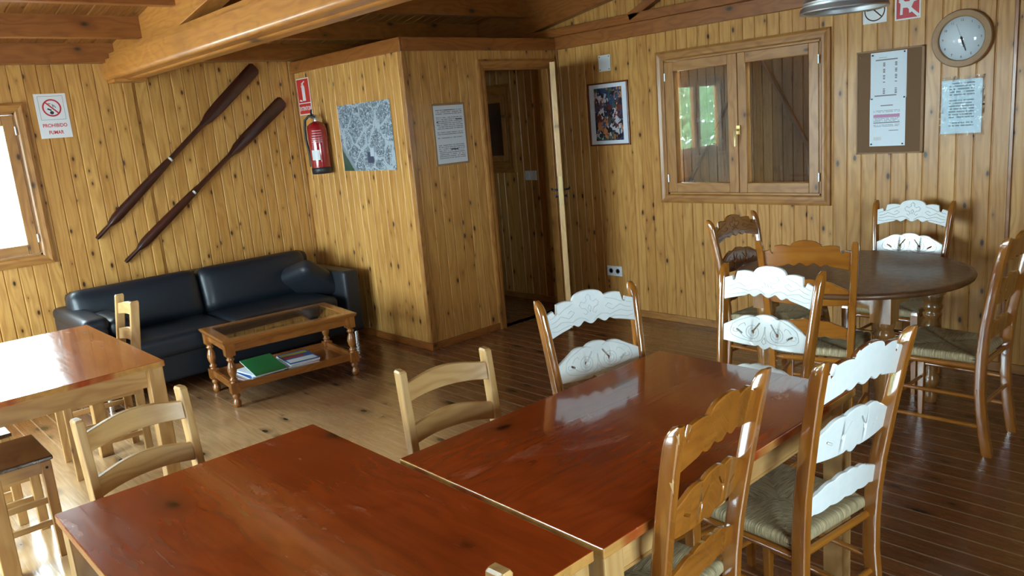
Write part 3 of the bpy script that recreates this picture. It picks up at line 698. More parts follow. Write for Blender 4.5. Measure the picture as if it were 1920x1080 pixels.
def make_chair(label, cut=True, tilt=None, bow=.013, slat='chair', topslat=None, carve='carve'):
    t = empty('ladder_back_chair', (0, 0, 0), 0, label, 'chair', 'carved ladder back chairs with rush seats')
    for sx in (-1, 1):
        mb = MB(); secs = []
        zs = [0, .02, .1, .2, .3, .4, .5, .6, .7, .8, .9, .955, .975, .99, 1.0, 1.006]
        for z in zs:
            hw = .0155; hd = .0235 if z < .5 else .0235 - .003*(z-.5)/.5
            if z == 0: hw -= .002; hd -= .002
            cy = chair_posts_y(z); cx = sx*chair_posts_x(z); yf, yb = cy - hd, cy + hd
            if z > .95:   # rounded top: the front edge rolls back
                q = (z-.95)/.056; yf = cy - hd + 2*hd*.72*(1-math.sqrt(max(0, 1-q*q))); hw = .0155 - .006*max(0, q-.6)/.4
            d = (yb-yf); r = min(.011, d*.45)
            sec = [(cx-hw, yb-.003, z), (cx-hw+.003, yb, z), (cx+hw-.003, yb, z), (cx+hw, yb-.003, z), (cx+hw, yf+r, z)]
            for i in range(1, 6): a = i*PI/6; sec.append((cx + hw*math.cos(a), yf + r - r*math.sin(a), z))
            sec.append((cx-hw, yf+r, z)); secs.append(sec[::-1])
        mb.loft(secs); o = mb.build('rear_post', 'chair', t)
        o.data.set_sharp_from_angle(angle=math.radians(38))
    for nm, up, dn, zc in (('top_slat', top_up, top_dn, .93), ('middle_slat', mid_up, mid_dn, .745), ('low_slat', low_up, low_dn, .56)):
        mb = MB(); hx = chair_posts_x(zc) - .010
        k = (chair_posts_y(zc+.05) - chair_posts_y(zc-.05)) / .1
        if tilt is not None: k = tilt
        yf = slat_y(zc, bow)
        secs_T = Matrix.Identity(4); secs_T[1][2] = k; secs_T[1][3] = -k*zc      # shear: slat follows the rake
        mb.plate(up, dn, -hx, hx, .015, yf, T=secs_T)
        o = mb.build(nm, (topslat or slat) if nm == 'top_slat' else slat, t, merge=True)
        if slat != 'chair': o['label'] = 'slat painted pale white'
        for p in o.data.polygons: p.use_smooth = True
        o.data.set_sharp_from_angle(angle=math.radians(32))
        fpt = lambda u, z: (u*hx, yf(u) - .0082 + k*(z-zc), z)
        if nm == 'middle_slat' and cut:
            cb = MB()
            for sx in (-1, 1):
                c0 = Vector((sx*.054, 0, .746)); cb.cyl((c0.x, .1, c0.z), (c0.x, .4, c0.z), .0085, 14)
                for a, b, r in (((sx*.054, .746), (sx*.026, .783), .0034), ((sx*.122, .749), (sx*.101, .737), .0040)):
                    a = Vector((a[0], 0, a[1])); b = Vector((b[0], 0, b[1])); d = (b-a).normalized(); n = Vector((-d.z, 0, d.x)); pr = []
                    for i in range(9): q = PI/2 + i*PI/8; pr.append(a + (d*math.cos(q) + n*math.sin(q))*r)
                    for i in range(9): q = -PI/2 + i*PI/8; pr.append(b + (d*math.cos(q) + n*math.sin(q))*r)
                    cb.loft([[(p.x, .1, p.z) for p in pr], [(p.x, .4, p.z) for p in pr]], smooth=False)
            c = cb.build('cutter', 'carve', merge=True)
            mo = o.modifiers.new('b', 'BOOLEAN'); mo.object = c; mo.operation = 'DIFFERENCE'; mo.solver = 'EXACT'; mo.use_self = True
            dg = bpy.context.evaluated_depsgraph_get(); dg.update(); me = bpy.data.meshes.new_from_object(o.evaluated_get(dg))
            o.modifiers.clear(); o.data = me; bpy.data.objects.remove(c)
        if nm in ('top_slat', 'middle_slat'):
            mb = MB()
            def line(pts, r=.0008):
                for sx in (-1, 1):
                    mb.tube([fpt(sx*p[0]/hx, p[1]) for p in pts], r, 5)
            if nm == 'middle_slat':
                cx, cz = .054, .746
                line([(cx + .0265*math.cos(a)*1.05, cz + .0265*math.sin(a)) for a in [i*PI/10 for i in range(-12, 12)]])
                line([(cx + .017*math.cos(a), cz + .015*math.sin(a)) for a in [i*PI/8 for i in range(-9, 6)]], .0007)
                lineM = lambda p, r=.0008: line([(a_, b_ + .008) for a_, b_ in p], r)
                sp = [(.131 + (.004+.0022*i)*math.cos(-i*.55+1.2), .742 + (.0035+.0017*i)*math.sin(-i*.55+1.2)) for i in range(9)]
                lineM(sp)
                lineM([(.149, .745), (.142, .763), (.120, .777), (.095, .787), (.07, .797), (.045, .800), (.026, .792)])
                lineM([(.149, .745), (.152, .730), (.140, .716), (.115, .708), (.09, .704), (.06, .700), (.03, .703), (.012, .712), (.003, .735), (.0008, .765)])
                lineM([(.115, .735), (.10, .722), (.085, .713), (.06, .709), (.04, .714)], .0007)
                lineM([(.118, .752), (.105, .765), (.09, .77), (.086, .76)], .0007)
                lineM([(.0005, .694), (.010, .704), (.0005, .722)], .0007)
            else:
                line([(.185, .935), (.165, .940), (.15, .952), (.14, .945), (.128, .952), (.11, .960), (.09, .966), (.072, .972)])
                line([(.185, .902), (.16, .905), (.135, .915), (.11, .912), (.085, .905), (.07, .912), (.05, .916), (.03, .910), (.012, .898)])
                line([(.18, .918), (.155, .924), (.135, .936), (.118, .930), (.10, .922), (.085, .928), (.07, .940), (.085, .948), (.1, .94)], .0008)
                line([(.0005, .995), (.012, .985), (.008, .975), (.02, .965), (.034, .972), (.044, .96), (.036, .948), (.02, .944), (.010, .930), (.022, .922), (.03, .93)], .0008)
                line([(.0005, .955), (.008, .945), (.0005, .930)], .0007)
                line([(.184, .891), (.16, .886), (.13, .893), (.1, .898), (.085, .893)], .0008)
            mb.build('carving', carve, o)
    # rush seat: slightly trapezoid, rounded, dished on the diagonals
    def fn(p):
        q = (p.y + .19) / .38; p = Vector(p); p.x *= 1.06 - .13*q
        if p.z > 0:
            u, v = abs(p.x)/.20, abs(p.y)/.19; p.z -= .010*math.exp(-((u-v)/.10)**2)*(1-.4*max(u, v)) + .006*(1-max(u, v))
        return p
    mb = MB(); mb.rbox((0, 0, .447), (.198, .188, .021), .018, n=26, fn=fn); mb.build('rush_seat', 'rush', t, merge=True)
    for sx in (-1, 1):
        mb = MB(); x = sx*.188
        mb.loft([[(x + a*r_, -.178 + b*r_, z) for a, b in ((-1, -1), (1, -1), (1, 1), (-1, 1))] for z, r_ in ((0, .012), (.2, .016), (.40, .020), (.446, .020), (.462, .016))], smooth=False); mb.build('front_leg', 'chair', t, bevel=.003)
    mb = MB(); mb.cyl((-.19, -.18, .412), (.19, -.18, .412), .0125); mb.cyl((-.176, .19, .412), (.176, .19, .412), .0125)
    for sx in (-1, 1): mb.cyl((sx*.188, -.178, .412), (sx*.176, .195, .412), .0125)
    mb.build('seat_rail', 'chair', t)
    for z in (.135, .27):
        for sx in (-1, 1):
            mb = MB(); mb.cyl((sx*.188, -.178, z), (sx*.178, chair_posts_y(z), z), .0095); mb.build('stretcher', 'chair', t)
    for y, z, hx in ((-.178, .20, .187), (-.178, .32, .187), (.205, .23, .176)):
        mb = MB(); mb.cyl((-hx, y, z), (hx, y, z), .0095); mb.build('stretcher', 'chair', t)
    return t
def place(c, bx, by, ang, label, first=False, off=.285):
    """bx,by: middle of the back at its top; ang: direction the chair faces (deg)"""
    a = math.radians(ang); ox, oy = bx + math.cos(a)*off, by + math.sin(a)*off
    rz = a + PI/2                       # local -y faces 'a'
    if first: c.location = (ox, oy, 0); c.rotation_euler = (0, 0, rz); c['label'] = label; return c
    return dup(c, (ox, oy, 0), rz, label)
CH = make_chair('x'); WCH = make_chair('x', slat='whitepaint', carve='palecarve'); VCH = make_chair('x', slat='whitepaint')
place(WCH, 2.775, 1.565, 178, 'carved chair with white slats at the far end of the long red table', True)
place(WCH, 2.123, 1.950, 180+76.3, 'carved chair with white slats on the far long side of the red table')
place(CH, 1.467, .950, 90+5.5, 'brown chair seen from behind, back corner chipped, near side of red table', True)
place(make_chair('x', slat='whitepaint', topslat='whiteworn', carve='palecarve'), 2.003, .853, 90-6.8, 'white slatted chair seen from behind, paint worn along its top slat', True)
place(CH, 3.370, 1.720, 14.4, 'plain brown chair back seen from behind, left of the round table')
place(CH, 4.040, 2.515, 180+85.6, 'carved chair with dark brown slats under the shuttered window')
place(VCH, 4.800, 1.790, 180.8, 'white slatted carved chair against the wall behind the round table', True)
place(CH, 3.895, 1.00, 90, 'dark chair cut by the right edge of the photo, facing the round table')

# bare wood where the varnish is chipped off the nearest chair's back post
_c = bpy.data.objects['ladder_back_chair.002'] if bpy.data.objects['ladder_back_chair.002'].location.y > 1.1 and bpy.data.objects['ladder_back_chair.002'].location.x < 1.7 else None
for _o in bpy.data.objects:
    if _o.get('label', '').startswith('brown chair seen from behind, back corner chipped'): _c = _o
mb = MB()
for z, w, h in ((.872, .012, .022), (.985, .007, .016)):
    x = chair_posts_x(z) + .0157; y = chair_posts_y(z) + .0215
    mb.add([(x, y, z-h), (x, y-w, z+h*.5), (x, y-w*.5, z+h*.2), (x, y, z+h*.6), (x-w*.5, y+.0003, z+h*.5), (x-.001, y+.0006, z+h*.1)], [(0, 3, 2), (0, 2, 1), (0, 5, 3), (5, 4, 3)])
mb.build('chipped_spot', 'leafedge', _c)

# ------------------------------------------------------------------ plain pine chairs
def make_pine():
    t = empty('pine_chair', (0, 0, 0), 0, 'x', 'chair', 'plain pine chairs with two slats')
    py = lambda z: .185 if z < .42 else .185 + .06*(z-.42)/.46
    for sx in (-1, 1):
        mb = MB(); secs = []
        for z in (0, .42, .86, .873, .88):
            hw, hd = .0135, .0235
            if z == 0: hd = .019
            if z == .88: hw -= .004; hd -= .004
            cy = py(z); secs.append([(sx*.166 + a*hw, cy + b*hd, z) for a, b in ((-1, -1), (1, -1), (1, 1), (-1, 1))])
        mb.loft(secs, smooth=False); mb.build('rear_post', 'pine', t, bevel=.004)
        mb = MB(); mb.box((sx*.173-.016, -.185, 0), (sx*.173+.016, -.145, .432)); mb.build('front_leg', 'pine', t, bevel=.004)
        mb = MB(); mb.cyl((sx*.1895, -.165, .405), (sx*.1897, -.165, .405), .006); mb.build('screw', 'ink', t)
    for z0, nm in ((.772, 'top_slat'), (.629, 'lower_slat')):
        mb = MB(); k = .06/.46; T = Matrix.Identity(4); T[1][2] = k; T[1][3] = -k*(z0+.03)
        yf = lambda u: py(z0+.03) - .004 + .022*(1-u*u)
        mb.plate(lambda u: z0 + .062 + .020*(1-u*u)**1.5, lambda u: z0 + .012*(1-u*u), -.155, .155, .018, yf, n=28, T=T)
        o = mb.build(nm, 'pine', t, merge=True); o.data.set_sharp_from_angle(angle=math.radians(30))
    mb = MB(); mb.box((-.190, -.195, .432), (.190, .165, .450)); mb.build('seat', 'dseat', t, bevel=.005)
    mb = MB(); mb.box((-.165, -.180, .382), (.165, -.162, .432)); mb.box((-.165, .165, .382), (.165, .183, .432))
    for sx in (-1, 1): mb.box((sx*.173-.009, -.165, .382), (sx*.173+.009, .165, .432))
    mb.build('seat_rail', 'pine', t, bevel=.002)
    for sx in (-1, 1):
        for z in (.16, .26):
            mb = MB(); mb.box((sx*.170-.008, -.165, z-.013), (sx*.170+.008, .180, z+.013)); mb.build('stretcher', 'pine', t, bevel=.002)
    mb = MB(); mb.box((-.165, .175, .20), (.165, .190, .228)); mb.build('stretcher', 'pine', t, bevel=.002)
    mb = MB(); mb.box((-.165, -.008, .155), (.165, .008, .175)); mb.build('stretcher', 'pine', t, bevel=.002)
    return t
PC = make_pine(); po = .245
place(PC, 1.530, 2.085, 270-8.7, 'pine chair on the far side of the red table, standing alone on the open floor', True, off=po)
place(PC, .672, 2.610, 270+8, 'pale pine chair pushed to the back end of the nearest red table', off=po)
place(PC, 1.262, 4.590, 176, 'pine chair between the glaring table and the black sofa', off=po)
place(PC, .625, .970, 90+3, 'pine chair at the near end of the nearest table, only a post tip showing', off=po)
place(PC, .160, 3.815, 0, 'pine chair with dark seat at the near left of the glaring table', off=po)
place(PC, .100, 4.30, 0, 'pine chair with dark seat farther back on the glaring table\'s left side', off=po)

# ------------------------------------------------------------------ round table
def round_table():
    t = empty('round_table', (3.97, 1.79, 0), 0, 'round dark brown table on thick turned legs by the right wall', 'table')
    r = .575; mb = MB()
    mb.lathe([(r-.03, .722), (r-.012, .724), (r-.002, .731), (r, .74), (r-.004, .748), (r-.012, .752), (r-.03, .753), (.002, .753)], 72)
    o = mb.build('tabletop', 'rtab', t); o.data.set_sharp_from_angle(angle=math.radians(50))
    q = .43*math.cos(PI/4); mb = MB()
    for sg in (-1, 1):
        mb.box((-q, sg*q-.012, .64), (q, sg*q+.012, .722)); mb.box((sg*q-.012, -q, .64), (sg*q+.012, q, .722))
    # curved brackets beside the leg blocks
    for sx in (-1, 1):
        for sy in (-1, 1):
            for ax in (0, 1):
                pr = [(.04, .722), (.04, .58)] + [(.04 + .16*(1-math.cos(i*PI/12)), .58 + .10*math.sin(i*PI/12)) for i in range(1, 7)] + [(.20, .722)]
                secs = []
                for w in (-.014, .014):
                    s_ = []
                    for a, z in pr:
                        x, y = (sx*(q-a), sy*q+w) if ax == 0 else (sx*q+w, sy*(q-a)); s_.append((x, y, z))
                    secs.append(s_)
                mb.loft(secs, smooth=False)
    mb.build('apron', 'rleg', t)
    for sx in (-1, 1):
        for sy in (-1, 1):
            T = Matrix.Translation((sx*q, sy*q, 0)); mb = MB()
            mb.box((-.048, -.048, .585), (.048, .048, .722), T=T)
            mb.lathe([(.030, 0), (.034, .01), (.036, .05), (.030, .08), (.042, .10), (.045, .12), (.036, .14), (.030, .16), (.040, .24), (.050, .32), (.052, .37), (.042, .43), (.034, .46), (.046, .475), (.046, .49), (.034, .50), (.048, .515), (.05, .53), (.040, .545), (.046, .555), (.05, .575), (.048, .586)], 20, T=T)
            mb.build('leg', 'rleg', t)
round_table()

# ------------------------------------------------------------------ coffee table + magazines
def coffee():
    cx, cy, rz = 2.305, 5.000, math.radians(-6.3)
    t = empty('coffee_table', (cx, cy, 0), rz, 'low wooden coffee table with inset glass top in front of sofa', 'table')
    hx, hy, z1 = .462, .272, .450; w = .075; mb = MB()
    def mitre(p0, p1, q0, q1):
        st = [(0, -.010), (0, -.004), (.12, 0), (.93, 0), (1, -.003), (1, -.026), (.1, -.026)]
        mb.loft([[(o[0]+(i[0]-o[0])*a, o[1]+(i[1]-o[1])*a, z1+h) for a, h in st] for o, i in ((p0, q0), (p1, q1))], smooth=False)
    c = .045   # clipped corners
    mitre((-hx, -hy), (hx, -hy), (-hx+w, -hy+w), (hx-w, -hy+w)); mitre((hx, -hy), (hx, hy), (hx-w, -hy+w), (hx-w, hy-w))
    mitre((hx, hy), (-hx, hy), (hx-w, hy-w), (-hx+w, hy-w)); mitre((-hx, hy), (-hx, -hy), (-hx+w, hy-w), (-hx+w, -hy+w))
    mb.build('table_frame', 'coffee', t, merge=True)
    mb = MB(); mb.box((-hx+w-.003, -hy+w-.003, z1-.012), (hx-w+.003, hy-w+.003, z1-.005), T=Matrix.Translation((0, 0, z1)) @ Matrix.Rotation(math.radians(2.0), 4, 'X') @ Matrix.Translation((0, 0, -z1))); mb.build('glass_panel', 'tableglass', t)
    mb = MB(); a, b = hx-.045, hy-.045
    for sg in (-1, 1): mb.box((-a, sg*b-.011, z1-.085), (a, sg*b+.011, z1-.026)); mb.box((sg*a-.011, -b, z1-.085), (sg*a+.011, b, z1-.026))
    mb.build('apron', 'coffee', t, bevel=.002)
    for sx in (-1, 1):
        for sy in (-1, 1):
            T = Matrix.Translation((sx*a, sy*b, 0)); mb = MB()
            mb.box((-.030, -.030, .345), (.030, .030, z1-.026), T=T); mb.box((-.030, -.030, .095), (.030, .030, .165), T=T)
            mb.lathe([(.016, .0), (.022, .004), (.026, .020), (.026, .035), (.018, .050), (.016, .058), (.024, .066), (.026, .078), (.020, .088), (.026, .096)], 18, T=T)
            mb.lathe([(.026, .164), (.018, .172), (.024, .180), (.026, .188), (.018, .196), (.017, .204), (.026, .225), (.030, .25), (.026, .275), (.018, .298), (.016, .306), (.024, .314), (.026, .322), (.018, .330), (.024, .338), (.026, .346)], 18, T=T)
            mb.build('leg', 'coffee', t)
    mb = MB(); mb.box((-a, -b+.0, .118), (a, b, .134)); 
    for sg in (-1, 1): mb.box((-a, sg*b-.012, .110), (a, sg*b+.012, .158)); mb.box((sg*a-.012, -b, .110), (sg*a+.012, b, .158))
    mb.build('shelf', 'coffee', t, bevel=.002)
    # magazines
    M = Matrix.Translation((cx, cy, 0)) @ Matrix.Rotation(rz, 4, 'Z')
    def mag(x, y, z, a, w, d, th, cov, lab, grp, tilt=0., tiltx=0.):
        p = M @ Vector((x, y, z)); o = empty('magazine', p, label=lab, cat='magazine', group=grp, rot=(tiltx, tilt, rz + a))
        mb = MB(); mb.box((-w/2, -d/2, 0), (w/2, d/2, th)); mb.build('pages', 'pages', o)
        mb = MB(); mb.box((-w/2-.001, -d/2-.001, th), (w/2+.001, d/2+.001, th+.0012)); mb.build('cover', cov, o)
        return o
    g1, g2 = 'magazines in the left pile on the shelf', 'magazines in the right pile on the shelf'
    y0 = -.06
    mag(-.20, y0, .1345, .10, .21, .29, .009, 'mag2', 'lowest magazine of the left pile under the coffee table', g1)
    mag(-.16, y0+.01, .1450, -.12, .21, .29, .008, 'pages', 'second lowest magazine of the left pile, white cover', g1)
    mag(-.19, y0-.005, .1545, .22, .21, .29, .009, 'pages', 'white magazine right under the green one', g1)
    mag(-.175, y0-.03, .1900, .06, .215, .27, .006, 'mag1', 'green magazine leaning on top of the left pile', g1, tiltx=.20)
    mag(.075, y0, .1345, -.06, .21, .29, .009, 'pages', 'lowest magazine of the right pile under the coffee table', g2)
    mag(.06, y0+.01, .1450, .12, .21, .29, .008, 'pages', 'second lowest magazine of the right pile, slightly turned', g2)
    mag(.085, y0, .1545, -.14, .21, .29, .008, 'mag4', 'middle magazine of the right pile with a red edge', g2)
    mag(.07, y0, .1640, .04, .21, .29, .009, 'pages', 'magazine just under the colourful one, right pile', g2)
    o = mag(.08, y0, .1745, -.03, .21, .29, .0062, 'mag2', 'colourful magazine with yellow and red print on top of right pile', g2)
    mb = MB(); mb.box((-.095, .07, .0073), (.095, .12, .0078)); mb.build('yellow_masthead', 'mag3', o)
    mb = MB(); mb.box((-.095, .0, .0073), (.05, .045, .0078)); mb.build('red_block', 'mag4', o)
    mb = MB(); mb.box((-.095, -.12, .0073), (.095, -.03, .0078)); mb.build('white_block', 'pages', o)
coffee()

# ------------------------------------------------------------------ sofa
def sofa():
    X0, X1, YB, YF = 1.255, 3.300, 6.24, 5.42
    t = empty('sofa', ((X0+X1)/2, (YB+YF)/2, 0), 0, 'long blue black leather sofa along the boarded back wall', 'sofa')
    t_inv = Matrix.Translation((-(X0+X1)/2, -(YB+YF)/2, 0))
    def P(nm, mat, *boxes, **kw):
        mb = MB(); mb.T = t_inv
        for c, h, r, pf in boxes: mb.rbox(c, h, r, pf, n=kw.get('n', 14), T=kw.get('T'))
        return mb.build(nm, mat, t, merge=True)
    P('base', 'leather', ((2.23, 5.86, .195), (.94, .375, .105), .02, 0))
    P('backrest', 'leather', ((2.23, 6.16, .42), (.93, .085, .31), .05, 0))
    for xc, hw in ((1.735, .425), (2.590, .425)):
        P('seat_cushion', 'leather', ((xc, 5.76, .355), (hw, .36, .075), .045, .10))
    for xc, hw in ((1.715, .445), (2.605, .45)):
        T = Matrix.Translation((xc, 5.99, .575)) @ Matrix.Rotation(math.radians(-12), 4, 'X')
        mb = MB(); mb.T = t_inv; mb.rbox((0, 0, 0), (hw, .10, .185), .075, .22, n=16, T=T); mb.build('back_cushion', 'leather', t, merge=True)
    P('armrest', 'leather', ((1.285, 5.83, .335), (.072, .40, .245), .03, 0), ((1.29, 5.83, .592), (.085, .40, .048), .045, 0))
    P('arm_pad', 'leather', ((1.435, 5.66, .555), (.075, .22, .058), .052, .1))
    P('armrest', 'leather2', ((3.170, 5.83, .350), (.070, .40, .250), .025, 0))
    T = Matrix.Translation((2.985, 5.80, .515)) @ Matrix.Rotation(math.radians(38), 4, 'Y') @ Matrix.Rotation(math.radians(-20), 4, 'X')
    mb = MB(); mb.T = t_inv; mb.rbox((0, 0, 0), (.205, .22, .065), .05, .45, n=14, T=T); mb.build('side_pillow', 'leather2', t, merge=True)
    for x in (1.29, 3.170):
        for y in (5.47, 6.15):
            mb = MB(); mb.T = t_inv; mb.cyl((x, y, 0), (x, y, .10), .018, 16); mb.lathe([(.022, 0), (.022, .006)], 16, T=Matrix.Translation((x, y, 0))); mb.build('leg', 'chrome', t)
sofa()

# ------------------------------------------------------------------ oars
def oar(p0, p1, label, stations, yoff):
    """stations: (fraction, half width, half thickness)"""
    p0 = Vector(p0); p1 = Vector(p1); d = p1 - p0
    o = empty('wooden_oar', p0, label=label, cat='oar', group='dark wooden oars on the wall', rot=(0, -math.atan2(d.z, d.x), 0))
    mb = MB(); n = 16
    mb.loft([[(f*d.length, b*math.sin(2*PI*j/n), a*math.cos(2*PI*j/n)) for j in range(n)] for f, a, b in stations], grain=0); ob = mb.build('shaft_and_blade', 'oar', o)
    ob.data.set_sharp_from_angle(angle=math.radians(60))
    f = .43 if stations[0][2] > .0149 else .40
    mb = MB(); mb.loft([[(q*d.length, .0215*math.sin(2*PI*j/n), .0215*math.cos(2*PI*j/n)) for j in range(n)] for q in (f, f+.008)], grain=0); mb.build('white_collar', 'tape', o)
st = [(0, .012, .015), (.012, .017, .0151), (.07, .015, .015), (.085, .026, .018), (.11, .036, .019), (.14, .038, .019), (.30, .034, .018), (.42, .026, .017), (.44, .020, .017), (.63, .019, .017), (.655, .028, .016), (.68, .042, .014), (.75, .050, .012), (.97, .055, .010), (.99, .052, .009), (1, .035, .008)]
oar((1.605, YA-.022, 1.065), (3.03, YA-.022, 2.262), 'upper of two dark oars hung slanting on the back wall', st, 0)
st2 = [(a, b, .0148 if i == 0 else c) for i, (a, b, c) in enumerate(st)]
oar((1.770, YA-.022, .860), (3.235, YA-.022, 1.985), 'lower of two dark oars hung slanting, just above the sofa', st2, 0)

# ------------------------------------------------------------------ signs and notices
def text(parent, name, body, x, y, h, mat, z=.0012, sx=1., align='CENTER'):
    cu = bpy.data.curves.new(name, 'FONT'); cu.body = body; cu.size = h; cu.align_x = align; cu.align_y = 'CENTER'; cu.extrude = .0003; cu.offset = h*.018
    o = bpy.data.objects.new(name, cu); COL.objects.link(o)
    dg = bpy.context.evaluated_depsgraph_get(); dg.update(); me = bpy.data.meshes.new_from_object(o.evaluated_get(dg)); bpy.data.objects.remove(o)
    me.materials.clear(); me.materials.append(MAT[mat])
    o = bpy.data.objects.new(name, me); COL.objects.link(o); o.parent = parent; o.location = (x, y, z); o.scale = (sx, 1, 1)
    return o
def flat(parent, name, mat, rects, z0=0., z1=.001, bevel=0):
    mb = MB()
    for x0, y0, x1, y1 in rects: mb.box((x0, y0, z0), (x1, y1, z1))
    return mb.build(name, mat, parent, bevel=bevel)
def ring(mb, cx, cy, r0, r1, z0, z1, n=40):
    mb.loft([[(cx+r1*math.cos(a), cy+r1*math.sin(a), z) for a in [2*PI*j/n for j in range(n)]] for z in (z0, z1)], cap=False, smooth=False)
    vs = []; fs = []
    for j in range(n): a = 2*PI*j/n; vs += [(cx+r0*math.cos(a), cy+r0*math.sin(a), z1), (cx+r1*math.cos(a), cy+r1*math.sin(a), z1)]
    for j in range(n): k2 = (j+1) % n; fs.append((2*j, 2*j+1, 2*k2+1, 2*k2))
    mb.add(vs, fs)
def poly(mb, pts, z0, z1): mb.loft([[(x, y, z0) for x, y in pts], [(x, y, z1) for x, y in pts]], smooth=False)
def bar2(mb, a, b, w, z0, z1):
    a = Vector(a); b = Vector(b); d = (b-a).normalized(); n = Vector((-d.y, d.x))*w/2
    poly(mb, [a-n, b-n, b+n, a+n], z0, z1)
# PROHIBIDO FUMAR
s = empty('no_smoking_sign', (1.487, YA, 1.957), rot=ROT_A, label='white sign with red crossed circle reading PROHIBIDO FUMAR beside left window', cat='sign')
flat(s, 'panel', 'signw', [(-.100, -.152, .100, .152)], 0, .003)
mb = MB()
for a, b in (((-.078, .135), (.078, .135)), ((-.078, -.025), (.078, -.025)), ((-.078, .135), (-.078, -.025)), ((.078, .135), (.078, -.025))): bar2(mb, a, b, .0022, .003, .0036)
mb.build('border_line', 'greyink', s)
mb = MB(); ring(mb, 0, .055, .050, .060, .003, .004); bar2(mb, (-.037, .094), (.037, .018), .009, .003, .0042); mb.build('red_circle', 'redtext', s)
mb = MB(); bar2(mb, (-.028, .050), (-.004, .038), .010, .003, .0037); bar2(mb, (.012, .075), (.026, .055), .004, .003, .0037); bar2(mb, (.006, .080), (.010, .058), .004, .003, .0037)
poly(mb, [(-.004+.013*math.cos(a), .022+.012*math.sin(a)) for a in [i*PI/6 for i in range(12)]], .003, .0037); bar2(mb, (-.02, .086), (-.004, .082), .004, .003, .0037); mb.build('pictogram', 'ink', s)
text(s, 'lettering', 'PROHIBIDO', 0, -.066, .034, 'redtext', .0032, .86); text(s, 'lettering', 'FUMAR', 0, -.114, .034, 'redtext', .0032, .86)
# EXTINTOR
s = empty('extinguisher_sign', (XB, 6.168, 2.002), rot=ROT_D, label='red sign with white extinguisher picture reading EXTINTOR near corner', cat='sign')
flat(s, 'panel', 'signw', [(-.106, -.150, .106, .150)], 0, .003); flat(s, 'red_field', 'redsign', [(-.098, -.050, .098, .142), (-.098, -.142, .098, -.058)], .003, .0036)
mb = MB(); poly(mb, [(-.022, -.035), (.028, -.035), (.028, .075), (.018, .092), (-.012, .092), (-.022, .075)], .0036, .0042)
bar2(mb, (.003, .09), (.003, .108), .014, .0036, .0042); bar2(mb, (-.018, .104), (.034, .122), .009, .0036, .0042); bar2(mb, (-.012, .104), (-.030, .078), .006, .0036, .0042); bar2(mb, (-.075, -.028), (-.035, -.034), .012, .0036, .0042); mb.build('pictogram', 'signw', s)
text(s, 'lettering', 'EXTINTOR', 0, -.100, .046, 'signw', .0038, .86)
# round no smoking sign and no dogs sign on the right wall
s = empty('no_smoking_sign', (XD, 2.089, 2.114), rot=ROT_D, label='small pale square sign with crossed cigarette behind the lampshade', cat='sign')
flat(s, 'panel', 'signw', [(-.070, -.072, .070, .072)], 0, .002)
mb = MB(); ring(mb, 0, 0, .054, .061, .002, .003); bar2(mb, (-.042, .040), (.042, -.040), .007, .002, .0032); mb.build('red_circle', 'carve', s)
mb = MB(); bar2(mb, (-.048, .008), (.040, .014), .016, .002, .0034); mb.build('pictogram', 'ink', s)
s = empty('no_dogs_sign', (XD, 1.901, 2.110), rot=ROT_D, label='dark red sign with white dog figure crossed out', cat='sign')
flat(s, 'panel', 'signw', [(-.071, -.073, .071, .073)], 0, .002); flat(s, 'red_field', MAT['redtext'], [(-.063, -.065, .063, .065)], .002, .0026)
mb = MB(); bar2(mb, (-.062, .062), (.062, -.060), .016, .0026, .0032)
poly(mb, [(-.052, .030), (-.045, .036), (-.034, .028), (.008, .026), (.030, .050), (.036, .040), (.052, .036), (.050, .024), (.034, .022), (.022, -.004), (.020, -.036), (.008, -.038), (.006, -.008), (-.026, -.006), (-.028, -.044), (-.042, -.044), (-.040, .018)], .0026, .0036); mb.build('dog_figure', 'signw', s)
# small red poster etc : aerial map
s = empty('aerial_photo', (XB, 5.287, 1.629), rot=ROT_D, label='unframed aerial photograph of a town pinned on the block wall', cat='poster')
mb = MB(); nn = 12; vs = []; fs = []
for i in range(nn+1):
    for j in range(2):
        x = -.371 + .742*i/nn; vs.append((x, (-.258, .258)[j] , .003 + .006*math.sin(i/nn*PI*2.2)**2)); 
for i in range(nn): fs.append((2*i, 2*i+2, 2*i+3, 2*i+1))
vs2 = [(x, y, z-.0015) for x, y, z in vs]; b0 = len(vs)
for f in list(fs): fs.append(tuple(b0+q for q in f[::-1]))
mb.add(vs+vs2, fs); mb.build('print', 'aerial', s)
for i in range(1): flat(s, 'dark_roof', 'navy', [(.00, -.20, .085, -.115)], .0095, .010); flat(s, 'pale_roof', 'sea', [(.045, -.150, .10, -.085), (.105, -.175, .13, -.12)], .0100, .0105)
# framed notice beside the door
m_n = text_rows_mat('notice_print', (.60, .64, .70), (.08, .09, .12), 74, -.125, .125, -.19, .185, 2.)
s = empty('framed_notice', (3.740, YC, 1.597), rot=ROT_A, label='typed notice sheet in thin frame on the wall left of the door', cat='notice')
flat(s, 'frame', 'corkframe', [(-.158, -.228, .158, .228)], 0, .008, bevel=.002); flat(s, 'sheet', m_n, [(-.142, -.212, .142, .212)], .008, .009)
flat(s, 'marker_bar', 'ink', [(.06, .105, .12, .112), (-.125, .09, -.108, .097), (-.01, -.115, .06, -.108), (-.045, .176, .03, .180)], .009, .0094)
